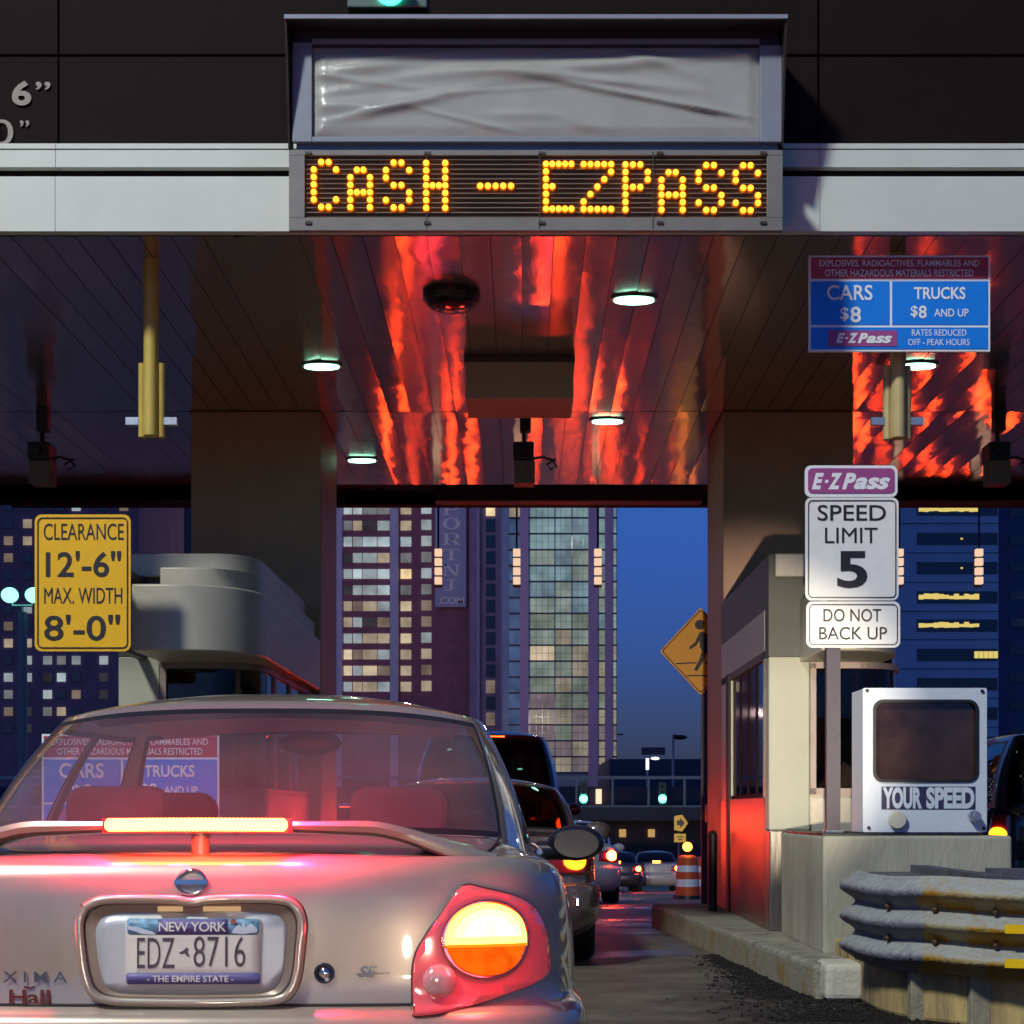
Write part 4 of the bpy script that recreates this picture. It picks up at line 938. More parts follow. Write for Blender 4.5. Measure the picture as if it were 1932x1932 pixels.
def scl(tab, *f): return [tuple(v*f[i] for i, v in enumerate(p)) for p in tab]

SED_PLAN = [(0, 0), (.18, .003), (.35, .010), (.50, .024), (.62, .050), (.72, .10), (.79, .18), (.84, .30), (.868, .48), (.884, .8), (.892, 1.3), (.893, 2.0), (.890, 2.8), (.880, 3.5), (.855, 4.05), (.80, 4.40), (.68, 4.63), (.50, 4.75), (.25, 4.80), (0, 4.82)]
SED_REAR = [(.20, .12), (.27, .03), (.34, -.045), (.45, -.06), (.55, -.06), (.592, -.054), (.612, -.038), (.622, -.006), (.632, 0), (.70, 0), (.80, .001), (.87, .004), (.915, .010), (.942, .022), (.957, .038), (.965, .060)]
SED_SIDE = [(.18, .09), (.24, .04), (.31, .01), (.40, -.006), (.50, -.008), (.56, -.006), (.60, -.003), (.63, -.001), (.66, 0), (.72, .002), (.78, .009), (.83, .020), (.87, .035), (.90, .056), (.918, .080), (.928, .11)]
SED_DECK = [(0, .966), (.12, .978), (.35, .995), (.62, 1.015), (1.0, 1.02), (3.1, .985), (3.4, .955), (4.0, .88), (4.6, .77), (4.82, .70)]
SED_B = [(0, .62), (.25, .63), (.46, .655), (.61, .70), (.685, .76), (.72, .86), (.755, 1.03), (.775, 1.35), (.782, 1.80), (.782, 1.92), (.780, 2.6), (.765, 2.98), (.72, 3.20), (.58, 3.38), (.30, 3.47), (0, 3.50)]
SED_T = [(0, 1.32), (.22, 1.325), (.41, 1.34), (.53, 1.375), (.59, 1.42), (.612, 1.49), (.622, 1.60), (.626, 1.80), (.61, 2.0), (.61, 2.06), (.60, 2.38), (.585, 2.52), (.56, 2.58), (.45, 2.64), (.23, 2.68), (0, 2.69)]
SED_ZB = [(0, 1.0), (.62, 1.0), (.76, .985), (1.1, .945), (2.9, .93), (3.3, .95), (3.5, .965)]
SED_G = [(0, 4.2), (6.05, 8.2), (8.9, 11.2), (11.95, 15)]

def generic_car(name, label, cat, loc, paint, kind='sedan', scale=(1, 1, 1), lit=True, group=None, pitch=0, interior=True, high=True):
    k = thing(name, label, cat, loc, group); ORG[k.name] = Vector(); k.rotation_euler = (pitch, 0, 0); sx, sy, sz = scale
    if kind == 'sedan':
        sh = Shell(scl(SED_PLAN, sx, sy), scl(SED_REAR, sz, 1), scl(SED_SIDE, sz, 1), scl(SED_DECK, sy, sz), .07, 4); sh.nose = 1
        cb = cabin(scl(SED_B, sx, sy), scl(SED_T, sx, sy), scl(SED_ZB, sy, sz), 1.375*sz, 1.425*sz, (1.75*sy, 2.3*sy), SED_G, .03, 4)
    else:   # tall wagon: upright tail
        pl = [(0, 0), (.3, .008), (.55, .03), (.72, .07), (.84, .15), (.91, .28), (.945, .5), (.95, 1.5), (.95, 3.0), (.94, 4.0), (.90, 4.5), (.78, 4.85), (.4, 4.98), (0, 5.0)]
        rear = [(.32, .1), (.38, .02), (.45, -.05), (.60, -.06), (.70, -.05), (.72, 0), (.85, 0), (.95, 0), (1.05, .01), (1.13, .02), (1.18, .05)]; side = [(.30, .09), (.36, .03), (.46, .0), (.60, 0), (.70, 0), (.78, 0), (.88, .002), (.97, .008), (1.06, .02), (1.13, .04), (1.17, .07)]
        deck = [(0, 1.18), (3.4, 1.18), (3.7, 1.15), (4.5, 1.08), (5, .98)]
        sh = Shell(scl(pl, sx, sy), scl(rear, sz, 1), scl(side, sz, 1), scl(deck, sy, sz), .02, 4); sh.nose = .5
        B = [(0, .05), (.3, .055), (.55, .08), (.70, .12), (.77, .19), (.80, .28), (.83, .42), (.845, .9), (.85, 1.5), (.85, 1.62), (.845, 2.5), (.83, 3.1), (.80, 3.3), (.66, 3.5), (.35, 3.6), (0, 3.62)]
        T = [(0, .27), (.25, .275), (.45, .29), (.56, .32), (.615, .37), (.64, .44), (.655, .55), (.665, .95), (.67, 1.5), (.67, 1.62), (.665, 2.3), (.65, 2.7), (.62, 2.8), (.5, 2.88), (.25, 2.94), (0, 2.95)]
        cb = cabin(scl(B, sx, sy), scl(T, sx, sy), scl([(0, 1.16), (5, 1.16)], sy, sz), 1.86*sz, 1.94*sz, (.7*sy, 2.5*sy), [(0, 4.2), (6.05, 8.2), (8.9, 11.2), (11.95, 15)], .04, 4)
    b = MB(); sh.body(b); bo = b.build("body", paint, k, smooth=True, weld=True)
    cb[0].build("cabin", paint, k, smooth=True, weld=True)
    for key, g in cb[1].items(): g.build("rear_window" if key[0] == 0 else "windshield" if key[0] == 3 else "side_window", M_darkglass, k, smooth='all', weld=True)
    cb[2].build("window_seal", M_seal, k, smooth='all', weld=True)
    wheels(k, .885*sx if kind == 'sedan' else .945*sx, (1.0*sy, 3.75*sy), .32 if kind == 'sedan' else .38)
    for sg in (-1, 1):
        if kind == 'sedan': pol = [(sg*t*sx, z*sz) for t, z in ((.50, .70), (.50, .86), (.62, .88), (.84, .88), (1.0, .84), (1.02, .72), (.8, .68))]
        else: pol = [(sg*t*sx, z*sz) for t, z in ((.78, .78), (.78, 1.12), (.98, 1.12), (1.02, .95), (1.0, .78))]
        q = MB(); sh.patch(q, pol, .0, .012, .06); lens = q.build("tail_light", M_redlens, k, smooth='all')
        cu = sum(p[0] for p in pol)/len(pol)*.98; cv = sum(p[1] for p in pol)/len(pol)
        if lit is True:
            q = MB(); sh.patch(q, [(cu+.105*math.cos(a*math.pi/8), cv+.088*math.sin(a*math.pi/8)) for a in range(16)], .013, .012, .05); q.build("lit_lamp", M_brake, lens, smooth='all')
        else:
            q = MB(); sh.patch(q, [(cu+.09*math.cos(a*math.pi/8), cv-.01+.06*math.sin(a*math.pi/8)) for a in range(16)], .013, .012, .05); q.build("turn_lamp", em("lit_amber", (1, .24, .01), 5) if lit == 'amber' else mat("amber_lens", (.75, .14, .01), .2, 0, .1, 30, coat=1), lens, smooth='all')
    z_ = .80*sz if kind == 'sedan' else .88*sz
    q = MB(); sh.patch(q, [(-.155, z_-.075), (.155, z_-.075), (.155, z_+.075), (-.155, z_+.075)], .001, .008, .08); q.build("license_plate", mat("plain_plate", (.6, .6, .62), .5), k)
    if lit is True and high:
        zc = 1.04*sz if kind == 'sedan' else 1.15*sz
        q = MB()
        if kind == 'sedan': q.box(-.14, .14, .60*sy, .625*sy, zc-.005, zc+.02)
        else: q.box(-.2, .2, .26*sy, .29*sy, 1.84*sz, 1.865*sz)
        q.build("high_brake_light", M_brake if kind == 'sedan' else em("dim_brake_lamp", (1, .06, .01), 9), k)
    for sg in (-1, 1):
        q = MB(); xm = sg*(.98*sx if kind == 'sedan' else 1.05*sx); ym, zm = (3.05*sy, .97*sz) if kind == 'sedan' else (3.3*sy, 1.2*sz)
        q.ball((xm, ym, zm), .115, 14, (1, .55, .72)); q.box(min(xm, xm-sg*.18), max(xm, xm-sg*.18), ym-.03, ym+.03, zm-.05, zm-.015); q.build("wing_mirror", paint, k, smooth=True)
    if interior:
        q = MB()
        for sx_ in (-.38, .38):
            yy = 2.0*sy; zz = 1.0 if kind == 'sedan' else 1.15; q.box(sx_-.22, sx_+.22, yy-.06, yy+.06, .5, zz); q.box(sx_-.13, sx_+.13, yy-.05, yy+.05, zz+.02, zz+.2)
        q.build("seat", M_interior, k, bevel=.03)
    return k, sh

# ---------------- the silver sedan in front
SX, SY = -.745, 3.13*KY
paint = mat("champagne_metallic_paint", (.42, .345, .285), .30, .45, .07, 4, coat=1)
car = thing("silver_sedan", "champagne silver sedan with lit brake lights and a New York plate, nearest the viewer", "car", (SX, SY/KY, 0)); ORG[car.name] = Vector()
sh = Shell(SED_PLAN, SED_REAR, SED_SIDE, SED_DECK, .035, 8); sh.nose = 1
b = MB(); sh.body(b); body = b.build("body", paint, car, smooth=True, weld=True)
cb = cabin(SED_B, SED_T, SED_ZB, 1.372, 1.43, (1.8, 2.3), SED_G, .016, 6)
cb[0].build("cabin", paint, car, smooth=True, weld=True)
for key, g in cb[1].items(): g.build("rear_window" if key[0] == 0 else "windshield" if key[0] == 3 else "side_window", M_carglass if key[0] == 0 else M_clearglass, car, smooth='all', weld=True)
cb[2].build("window_seal", M_seal, car, smooth='all', weld=True)
wheels(car, .888, (1.02, 3.77), .32)
def ct(px, py, z_it=4):
    """photo point on the tail -> (t, z) on the shell"""
    lo_, hi_ = -1.3, 1.3; z = .8
    for _ in range(z_it):
        a, b_ = lo_, hi_
        for _ in range(40):
            mid = (a+b_)/2; p = sh.at(mid, z); pxm = VX+FR*(SX+p.x)/(SY+p.y)
            if pxm < px: a = mid
            else: b_ = mid
        p = sh.at(a, z); z = H-(py-VY)*(SY+p.y)/FR
    return (a, z)
# seams
q = MB(); sh.line(q, [ct(872, 1672), ct(846, 1708), ct(812, 1750), ct(790, 1785), ct(781, 1820), ct(778, 1905)], .0028, .0005)
tl_ = [ct(872, 1672), ct(846, 1708), ct(812, 1750), ct(790, 1785), ct(781, 1820), ct(778, 1905)]
sh.line(q, [(-t, z) for t, z in tl_], .0028, .0005)
for sg in (1, -1): q.tube([(sg*x, y, sh.deckz(x, y)+dz) for x, y, dz in ((.655, .2, .002), (.675, .4, .002), (.685, .6, .002), (.69, .74, .002))], .0028, 6)
q.build("trunk_seam", M_seam, body)
q = MB(); zz = .628; sh.line(q, [(-.50+i*.05, zz) for i in range(21)], .004, -.0005); q.build("bumper_seam", M_seam, body)
# tail lights: lens shell, round lamp with bright upper and orange lower half, reversing lamp
OUT = [(780, 1916), (778, 1838), (785, 1798), (802, 1768), (836, 1720), (871, 1672), (915, 1677), (965, 1690), (995, 1707), (1014, 1732), (1026, 1768), (1030, 1800), (1029, 1834), (998, 1856), (960, 1871), (915, 1888), (832, 1911)]
M_lens = mat("pink_clear_lens", (.55, .10, .11), .10, 0, .06, 14, coat=1); b_ = M_lens.node_tree.nodes["Principled BSDF"]; b_.inputs["Emission Color"].default_value = (1, .06, .10, 1); b_.inputs["Emission Strength"].default_value = .22
def tail(sgn):
    poly = [ct(*p) for p in catmull(OUT+[OUT[0]], 3)[:-1]]; fl = lambda pl: [(sgn*t, z) for t, z in pl]
    q = MB(); sh.patch(q, fl(poly), 0, .010, .025, .006); tl = q.build("tail_light", M_lens, car, smooth='all')
    q = MB(); sh.line(q, fl(poly), .004, .003, closed=True); q.build("lens_gasket", mat("lens_gasket", (.10, .015, .015), .5), tl)
    c_ = ct(914, 1772); ru, rv = .098, .083
    def el(f, a0=0, a1=360, n=36, cu=0, cv=0): return [(c_[0]+cu+ru*f*math.cos(math.radians(lerp(a0, a1, i/n))), c_[1]+cv+rv*f*math.sin(math.radians(lerp(a0, a1, i/n)))) for i in range(n+(a1-a0 < 360))]
    q = MB(); pts = fl(el(1.05)); sh.line(q, pts, .007, .017, 8, closed=True); q.build("lamp_rim", mat("pink_chrome_rim", (.62, .30, .30), .15, .9), tl, smooth=True)
    q = MB(); sh.patch(q, fl(el(.99, -8, 188)), .012, .012, .03, .012); q.build("brake_lamp", em("sedan_brake_lamp", (1, .06, .007), 60), tl, smooth='all')
    q = MB(); sh.patch(q, fl(el(.80, 3, 177, cv=.004)), .024, .008, .03, .006); q.build("lamp_glow", em("yellow_hot_lamp", (1, .075, .0125), 58, True, .25, 20), tl, smooth='all')
    q = MB(); sh.patch(q, fl(el(.6, 3, 177, cv=.006)), .033, .008, .03, .006); q.build("lamp_core", em("white_hot_lamp", (1, .09, .017), 62, True, .2, 25), tl, smooth='all')
    q = MB(); sh.patch(q, fl(el(.985, 190, 350)), .012, .010, .03, .008); q.build("turn_lamp", em("sedan_orange_lamp", (1, .11, .003), 1.2, True, .3, 22), tl, smooth='all')
    q = MB(); sh.line(q, fl([(c_[0]-ru*.97, c_[1]-.013), (c_[0]+ru*.97, c_[1]-.013)]), .0035, .026); q.build("divider", em("divider_glow", (1, .22, .01), 1.6), tl)
    r_ = ct(827, 1850); q = MB(); sh.patch(q, fl([(r_[0]+.038*math.cos(i*math.pi/14), r_[1]+.038*math.sin(i*math.pi/14)) for i in range(28)]), .012, .010, .03, .010); q.build("reversing_lamp", mat("reversing_lamp_glass", (.52, .34, .33), .1, .3, .15, 60, coat=1), tl, smooth='all')
def lamp_light(name, p, w, col, par, rad=.02):
    l_ = bpy.data.lights.new(name, 'POINT'); o_ = bpy.data.objects.new(name, l_); C.objects.link(o_); l_.energy = w; l_.color = col; l_.shadow_soft_size = rad; o_.location = p; o_.parent = par
tail(1); tail(-1)
for sg in (1, -1):
    c_ = ct(914, 1760); p_ = sh.at(sg*c_[0], c_[1], .10); lamp_light("brake_glow", p_, 2.6, (1, .06, .09), car, .05)
# spoiler wing with its lamp bar
def wingz(x): 
    a = abs(x); return lerp(1.038, .972, sstep(.38, .685, a))-.006*(a/.5)**2
q = MB(); xs_ = [-.685+i*.0274*1 for i in range(51)]; prof = []
vs = []; ncs = 12
for x in xs_:
    a = abs(x); ch = lerp(.15, .10, sstep(.45, .70, a)); th = lerp(.019, .03, sstep(.15, .45, a)) if a < .45 else lerp(.03, .040, sstep(.45, .6, a))*lerp(1, .5, sstep(.62, .69, a)); y0 = .045+.10*(a/.7)**2; z0 = wingz(x)
    for k in range(ncs):
        an = 2*math.pi*k/ncs; cx_, cz_ = math.cos(an), math.sin(an)
        vs.append((x, y0+ch/2-ch/2*(abs(cx_)**.5)*(1 if cx_ > 0 else -1), z0+th*.62*(abs(cz_)**.5)*(1 if cz_ > 0 else -1)+.012*(1-cx_)/2*-1))
fs = [(i*ncs+k, i*ncs+(k+1) % ncs, (i+1)*ncs+(k+1) % ncs, (i+1)*ncs+k) for i in range(50) for k in range(ncs)]+[tuple(range(ncs)), tuple(50*ncs+k for k in range(ncs))[::-1]]
q.add(vs, fs); q.tube([(0, .10, .96), (0, .10, 1.03)], .022, 12)
spo = q.build("spoiler", paint, car, smooth=True, weld=True)
q = MB(); x0, x1 = -.206, .206; YB = .034
pth = [(lerp(x0, x1, i/30), .040+.10*(lerp(x0, x1, i/30)/.7)**2, wingz(lerp(x0, x1, i/30))+.000) for i in range(31)]
[q.ball((x0+.006+i*.0092, YB+.10*((x0+i*.0092)/.7)**2, wingz(x0+i*.0092)+.001), .0155, 10, (.8, 1, 1)) for i in range(44)]; q.build("high_brake_light", em("third_brake_light", (1, .045, .006), 120), spo, smooth=True)
for i in range(4): lamp_light("third_brake_glow", (lerp(x0, x1, i/3), .03, wingz(0)+.065), 30, (1, .012, .09), car, .02)
q = MB(); q.box(x0-.012, x1+.012, .05, .06, wingz(0)-.018, wingz(0)+.014); q.build("lamp_housing", mat("red_housing", (.2, .01, .01), .3), spo)
# plate recess: proud chrome rim, inner wall with shade put into its paint, flat panel, plate
def rpoly(pts, r=5):
    return [ct(*p) for p in catmull(pts+[pts[0]], r)[:-1]]
RIM = [(163, 1712), (195, 1698), (265, 1696), (330, 1697), (363, 1702), (396, 1697), (465, 1695), (528, 1697), (556, 1708), (570, 1738), (567, 1790), (561, 1840), (548, 1870), (520, 1886), (440, 1890), (363, 1891), (285, 1890), (210, 1887), (177, 1872), (163, 1840), (155, 1790), (152, 1740)]
rim = rpoly(RIM); cxp = ct(362, 1796)
def shrink(pl, f, dz=0, fz_=None): return [(cxp[0]+(t-cxp[0])*f, cxp[1]+(z-cxp[1])*(fz_ or f)+dz) for t, z in pl]
q = MB(); sh.line(q, rim, .0105, .012, 10, closed=True); q.build("plate_surround", paint, car, smooth=True)
q = MB(); sh.line(q, shrink(rim, 1.035, 0, 1.06), .0035, .001, 6, closed=True); sh.line(q, shrink(rim, .955, 0, .925), .003, .010, 6, closed=True); q.build("surround_groove", mat("brown_groove", (.06, .03, .025), .5), car)
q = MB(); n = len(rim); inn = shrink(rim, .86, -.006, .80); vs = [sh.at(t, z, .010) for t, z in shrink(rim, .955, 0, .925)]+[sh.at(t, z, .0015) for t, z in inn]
q.add(vs, [(i, (i+1) % n, (i+1) % n+n, i+n) for i in range(n)]); q.build("recess_wall", mat("recess_shade_paint", (.26, .19, .15), .4, .3, .04, 20), car, smooth='all')  # darker than the body paint to imitate shade in the recess
q = MB(); sh.patch(q, inn, .001, .0015, .04); q.build("recess_panel", mat("recess_panel_paint", (.46, .46, .50), .38, .2, .03, 20), car, smooth='all')
for a, b_ in ((300, 346), (385, 455)):
    q = MB(); u0, u1 = ct(a, 1714), ct(b_, 1714); sh.patch(q, [(u0[0], u0[1]-.006), (u1[0], u1[1]-.006), (u1[0], u1[1]+.005), (u0[0], u0[1]+.005)], .006, .012, .05); q.build("plate_lamp", em("plate_lamp_glow", (1, .62, .32), .55), car)
def prect(mb, x0, x1, y0, y1, off, th=.001, r=.0):
    a, b_ = ct(x0, y1), ct(x1, y0); pl = rrect(a[0], b_[0], a[1], b_[1], r, 4) if r else [(a[0], a[1]), (b_[0], a[1]), (b_[0], b_[1]), (a[0], b_[1])]
    return sh.patch(mb, pl, off, th, .06)
q = MB(); prect(q, 238, 493, 1730, 1858, .004, .004, .012); plt = q.build("license_plate", mat("cream_plate", (.66, .60, .56), .45, 0, .03, 40), car, smooth='all')
q = MB(); prect(q, 241, 490, 1732.5, 1763, .0082, .0005, .008); q.build("top_band", mat("plate_sky_blue", (.10, .15, .42), .45, 0, .7, 45, col2=(.22, .50, .72), stretch=(1, 1, 2)), plt, smooth='all')
q = MB(); prect(q, 299, 431, 1734, 1762.5, .0088, .0004); prect(q, 239.5, 491.5, 1835, 1856.5, .0082, .0006, .006); q.build("blue_band", mat("plate_violet_blue", (.10, .075, .26), .45), plt, smooth='all')
q = MB()
sh.patch(q, [ct(*p) for p in ((243, 1746), (262, 1749), (290, 1758), (296, 1763), (270, 1762), (255, 1756), (243, 1753))], .009, .0004, .05); q.build("scenery", mat("plate_pale_scene", (.5, .55, .66), .5), plt); q = MB()
sh.patch(q, [ct(*p) for p in ((437, 1760), (445, 1748), (452, 1744), (456, 1750), (459, 1738), (462, 1738), (463, 1750), (474, 1742), (486, 1752), (486, 1758), (460, 1762))], .009, .0004, .05); q.build("scenery", mat("plate_pale_scene", (.5, .55, .66), .5), plt)
q = MB(); c_ = ct(441, 1738); sh.patch(q, [(c_[0]+.006*math.cos(i*.5236), c_[1]+.006*math.sin(i*.5236)) for i in range(12)], .0095, .0005, .05); q.build("sun_mark", mat("plate_red_mark", (.4, .06, .05), .5), plt)
def ctext(mb, body_, x0, x1, y0, y1, off, **k):
    a, b_ = ct(x0, y1), ct(x1, y0); return sh.text(mb, body_, (a[0]+b_[0])/2, (a[1]+b_[1])/2, b_[0]-a[0], b_[1]-a[1], off, **k)
q = MB(); M_plw = mat("plate_white_letters", (.72, .66, .62), .5)
def serif_text(mb, body_, x0, x1, y0, y1, off):
    ctext(mb, body_, x0, x1, y0, y1, off, bold=.012)
ctext(q, "NEW YORK", 301, 428, 1739, 1757, .0105, bold=.01, spacing=.9)
for xx in (306, 316.5, 322, 341, 346, 372, 382, 400, 421, 425): 
    pass
ctext(q, "- THE EMPIRE STATE -", 279, 442, 1840, 1852, .0100, bold=.01); q.build("lettering", M_plw, plt)
q = MB(); M_pli = mat("plate_dark_letters", (.07, .045, .065), .5)
ctext(q, "EDZ", 260, 331, 1769, 1826, .0095, bold=-.004); ctext(q, "8716", 366, 464, 1766, 1824, .0095, bold=-.004); q.build("lettering", M_pli, plt)
q = MB(); sh.patch(q, [ct(*p) for p in ((339, 1797), (347, 1793), (353, 1787), (357, 1790), (356, 1797), (360, 1806), (354, 1804), (351, 1799), (341, 1800))], .0085, .0004, .05); q.build("state_mark", M_pli, plt)
# badge, model letters, dealer letters, lock
eb = ct(361, 1664); q = MB(); sh.line(q, [(eb[0]+.033*math.cos(i*math.pi/16), eb[1]+.028*math.sin(i*math.pi/16)) for i in range(32)], .0038, .004, 8, closed=True); e_ = q.build("emblem", M_chrome, car, smooth=True)
q = MB(); sh.patch(q, [(eb[0]-.038, eb[1]-.0055), (eb[0]+.038, eb[1]-.0055), (eb[0]+.038, eb[1]+.0055), (eb[0]-.038, eb[1]+.0055)], .003, .005, .03); q.build("emblem_bar", M_chrome, e_)
q = MB(); ctext(q, "MAXIMA", -62, 128, 1833, 1852, .006, bold=.004, spacing=1.5); q.build("model_lettering", M_chrome, car)
q = MB(); ctext(q, "Hall", 18, 95, 1867, 1895, .004, bold=.02); ctext(q, "⌄", 48, 58, 1862, 1868, .004, bold=.05) if False else None; q.build("dealer_lettering", mat("maroon_letters", (.10, .012, .012), .5), car)
q = MB(); a_ = ct(46, 1866); sh.patch(q, [(a_[0], a_[1]+.004), (a_[0]+.012, a_[1]-.0), (a_[0]+.024, a_[1]+.004), (a_[0]+.024, a_[1]+.008), (a_[0]+.012, a_[1]+.004), (a_[0], a_[1]+.008)], .003, .001, .05); q.build("dealer_accent", mat("maroon_letters", (.10, .012, .012), .5), car)
q = MB(); ctext(q, "SE", 676, 712, 1822, 1844, .006, bold=.03, shear=.3); bar = ct(672, 1838); bar2 = ct(735, 1836); sh.line(q, [bar, bar2], .002, .005); q.build("trim_lettering", M_chrome, car)
lk = ct(612, 1836); q = MB(); sh.line(q, [(lk[0]+.020*math.cos(i*math.pi/10), lk[1]+.020*math.sin(i*math.pi/10)) for i in range(20)], .004, .003, 8, closed=True); l_ = q.build("key_lock", mat("dark_chrome", (.12, .12, .13), .25, .9), car, smooth=True)
q = MB(); sh.patch(q, [(lk[0]+.016*math.cos(i*math.pi/10), lk[1]+.016*math.sin(i*math.pi/10)) for i in range(20)], .0, .005, .05, .003); q.build("lock_barrel", M_chrome, l_, smooth='all')
# window trim, mirrors, door handles, aerial
for sg in (-1, 1):
    q = MB(); q.tube([(sg*.793, 1.12, .955), (sg*.802, 1.6, .945), (sg*.802, 2.4, .94), (sg*.785, 3.0, .945)], .008, 8); q.build("window_trim", M_chrome, car, smooth=True)
    q = MB(); xm, ym, zm = sg*.935, 3.05, .952; q.ball((xm+sg*.01, ym, zm), .108, 18, (1, .5, .62)); q.tube([(sg*.80, ym+.02, zm-.03), (xm, ym, zm-.03)], .035, 10); wm = q.build("wing_mirror", mat("dark_mirror_shell", (.012, .009, .018), .3, 0, .1, 10, coat=.6), car, smooth=True)
    q = MB(); q.tube([(xm+sg*.01, ym-.058, zm-.003), (xm+sg*.01, ym-.052, zm-.003)], .07, 24); q.v = [Vector((xm+sg*.01+(p.x-xm-sg*.01)*1.18, p.y, zm+(p.z-zm)*.74)) for p in q.v]; q.build("mirror_glass", mat("mirror_glass", (.018, .014, .03), .2, 0, .1, 8, spec=.25), wm)
    q = MB(); q.box(min(sg*.898, sg*.915), max(sg*.898, sg*.915), 1.35, 1.55, .79, .82); q.build("door_handle", M_chrome, car, bevel=.006)
# inside: parcel shelf, rear bench, head rests, front seats, steering wheel, dash
q = MB(); q.box(-.66, .66, .72, 1.15, .985, 1.0); q.build("parcel_shelf", M_interior, car)
q = MB(); q.box(-.64, .64, 1.15, 1.3, .5, 1.02); rb = q.build("rear_bench", M_interior, car, bevel=.04, seg=3)
for x in (-.40, .40):
    q = MB(); q.prism(rrect(x-.14, x+.14, 1.0, 1.14, .05), 1.14, 1.26); q.build("headrest", M_interior, rb, bevel=.02)
for x in (-.38, .38):
    q = MB(); q.prism(rrect(x-.23, x+.23, .45, .99, .1), 2.05, 2.2); st = q.build("front_seat", M_interior, car, bevel=.03)
    q = MB(); q.prism(rrect(x-.13, x+.13, 1.0, 1.13, .06), 2.06, 2.17); q.build("headrest", M_interior, st, bevel=.03)
q = MB(); q.box(-.72, .72, 2.85, 3.35, .7, .93); q.build("dashboard", M_interior, car, bevel=.05, seg=3)
q = MB(); q.ball((.0, 2.68, 1.31), .05, 12, (2.2, .5, .9)); q.build("rear_view_mirror", M_black, car, smooth=True)

hl = MB(); vs = []
for (y, z, w_) in ((1.42, 1.345, .50), (1.6, 1.372, .54), (1.8, 1.385, .55), (2.1, 1.39, .55), (2.4, 1.375, .53), (2.6, 1.35, .50)):
    for u in (-1, -.6, 0, .6, 1): vs.append((u*w_, y, z-.03*u*u))
hl.add(vs, [(5*j+i, 5*j+i+5, 5*j+i+6, 5*j+i+1) for j in range(5) for i in range(4)])
hln = hl.build("headliner", mat("beige_headliner", (.62, .55, .48), .9, 0, .05, 30), car, smooth='all')
q = MB(); q.tube([(0, 2.15, 1.383), (0, 2.15, 1.375)], .11, 24); q.build("dome_lamp", mat("dome_lamp_plastic", (.7, .66, .6), .4), hln)
# ---------------- traffic ahead
dk = mat("dark_grey_car_paint", (.06, .05, .06), .25, .4, .05, 30, coat=1)
generic_car("dark_sedan", "dark sedan just ahead of the silver sedan, only its right rear corner showing", "car", (-.36, 9.3, 0), mat("brown_grey_car_paint", (.20, .13, .13), .25, .4, .05, 30, coat=1), 'sedan', (.99, .95, .93), lit='amber')
suv_, _ = generic_car("dark_suv", "tall dark red sport utility vehicle ahead of the dark sedan", "car", (-.40, 15.4, gz(15.4)), mat("dark_red_car_paint", (.32, .020, .022), .2, .2, .05, 30, coat=1), 'suv', (1.0, 1.0, 1.10), lit=True, pitch=-.0325)
for sg in (-1, 1): lamp_light("suv_brake_glow", (sg*.6, -.22, 1.15), 14, (1, .05, .06), suv_, .04)
wp = mat("white_car_paint", (.55, .52, .50), .3, 0, .04, 30, coat=1)
generic_car("white_sedan", "white car with lit tail light beside the tall dark vehicle", "car", (.84, 24, gz(24)), wp, 'sedan', (1, 1, 1.06), pitch=-.0325, group=None)
generic_car("pale_sedan", "pale sedan with lit tail lights far down the road near the overpass", "car", (4.92, 50, gz(50)), wp, 'sedan', (1.0, 1, 1.05), pitch=-.0325)
generic_car("distant_sedan", "small dark car with red lights between the white and the pale sedan", "car", (3.25, 47, gz(47)), dk, 'sedan', (1, 1, 1), pitch=-.0325)
generic_car("queued_saloon", "further car in the left lane seen only as red streaks in the ceiling", "car", (-2.3, 32, gz(32)), dk, 'sedan', (1, 1, 1), pitch=-.0325)
generic_car("queued_wagon", "tall car further up the left lane, hidden behind the left booth", "car", (-3.4, 27, gz(27)), dk, 'suv', (1, 1, 1), pitch=-.0325)
generic_car("right_suv", "dark vehicle at the right edge of the picture beside the speed display", "car", (4.90, 11.6, 0), mat("teal_black_car_paint", (.02, .03, .035), .18, .3, .05, 30, coat=1), 'suv', (1.0, 1.0, .93), lit='amber')
generic_car("queued_hatchback", "car in the right lane beyond the right booth", "car", (7.1, 26.5, gz(26.5)), dk, 'sedan', (1, 1, 1), pitch=-.0325)
generic_car("queued_compact", "second car queueing in the lanes right of the right booth", "car", (10.2, 28, gz(28)), dk, 'sedan', (1, 1, 1), pitch=-.0325, high=False)
# the white car's own head lamps light the pale sedan and the overpass ahead of it
for hx in (.25, 1.45):
    l_ = bpy.data.lights.new("white_car_headlight", 'SPOT'); o_ = bpy.data.objects.new("white_car_headlight", l_); C.objects.link(o_); l_.energy = 5200; l_.color = (1, .85, .66); l_.spot_size = math.radians(26); l_.spot_blend = .8; l_.shadow_soft_size = .06
    o_.location = (hx, 24*KY+4.95, gz(24)+.48); o_.rotation_euler = (Vector((5.4, 52*KY, gz(50)+.9))-Vector(o_.location)).to_track_quat('-Z', 'Y').to_euler()
YS[0] = KY
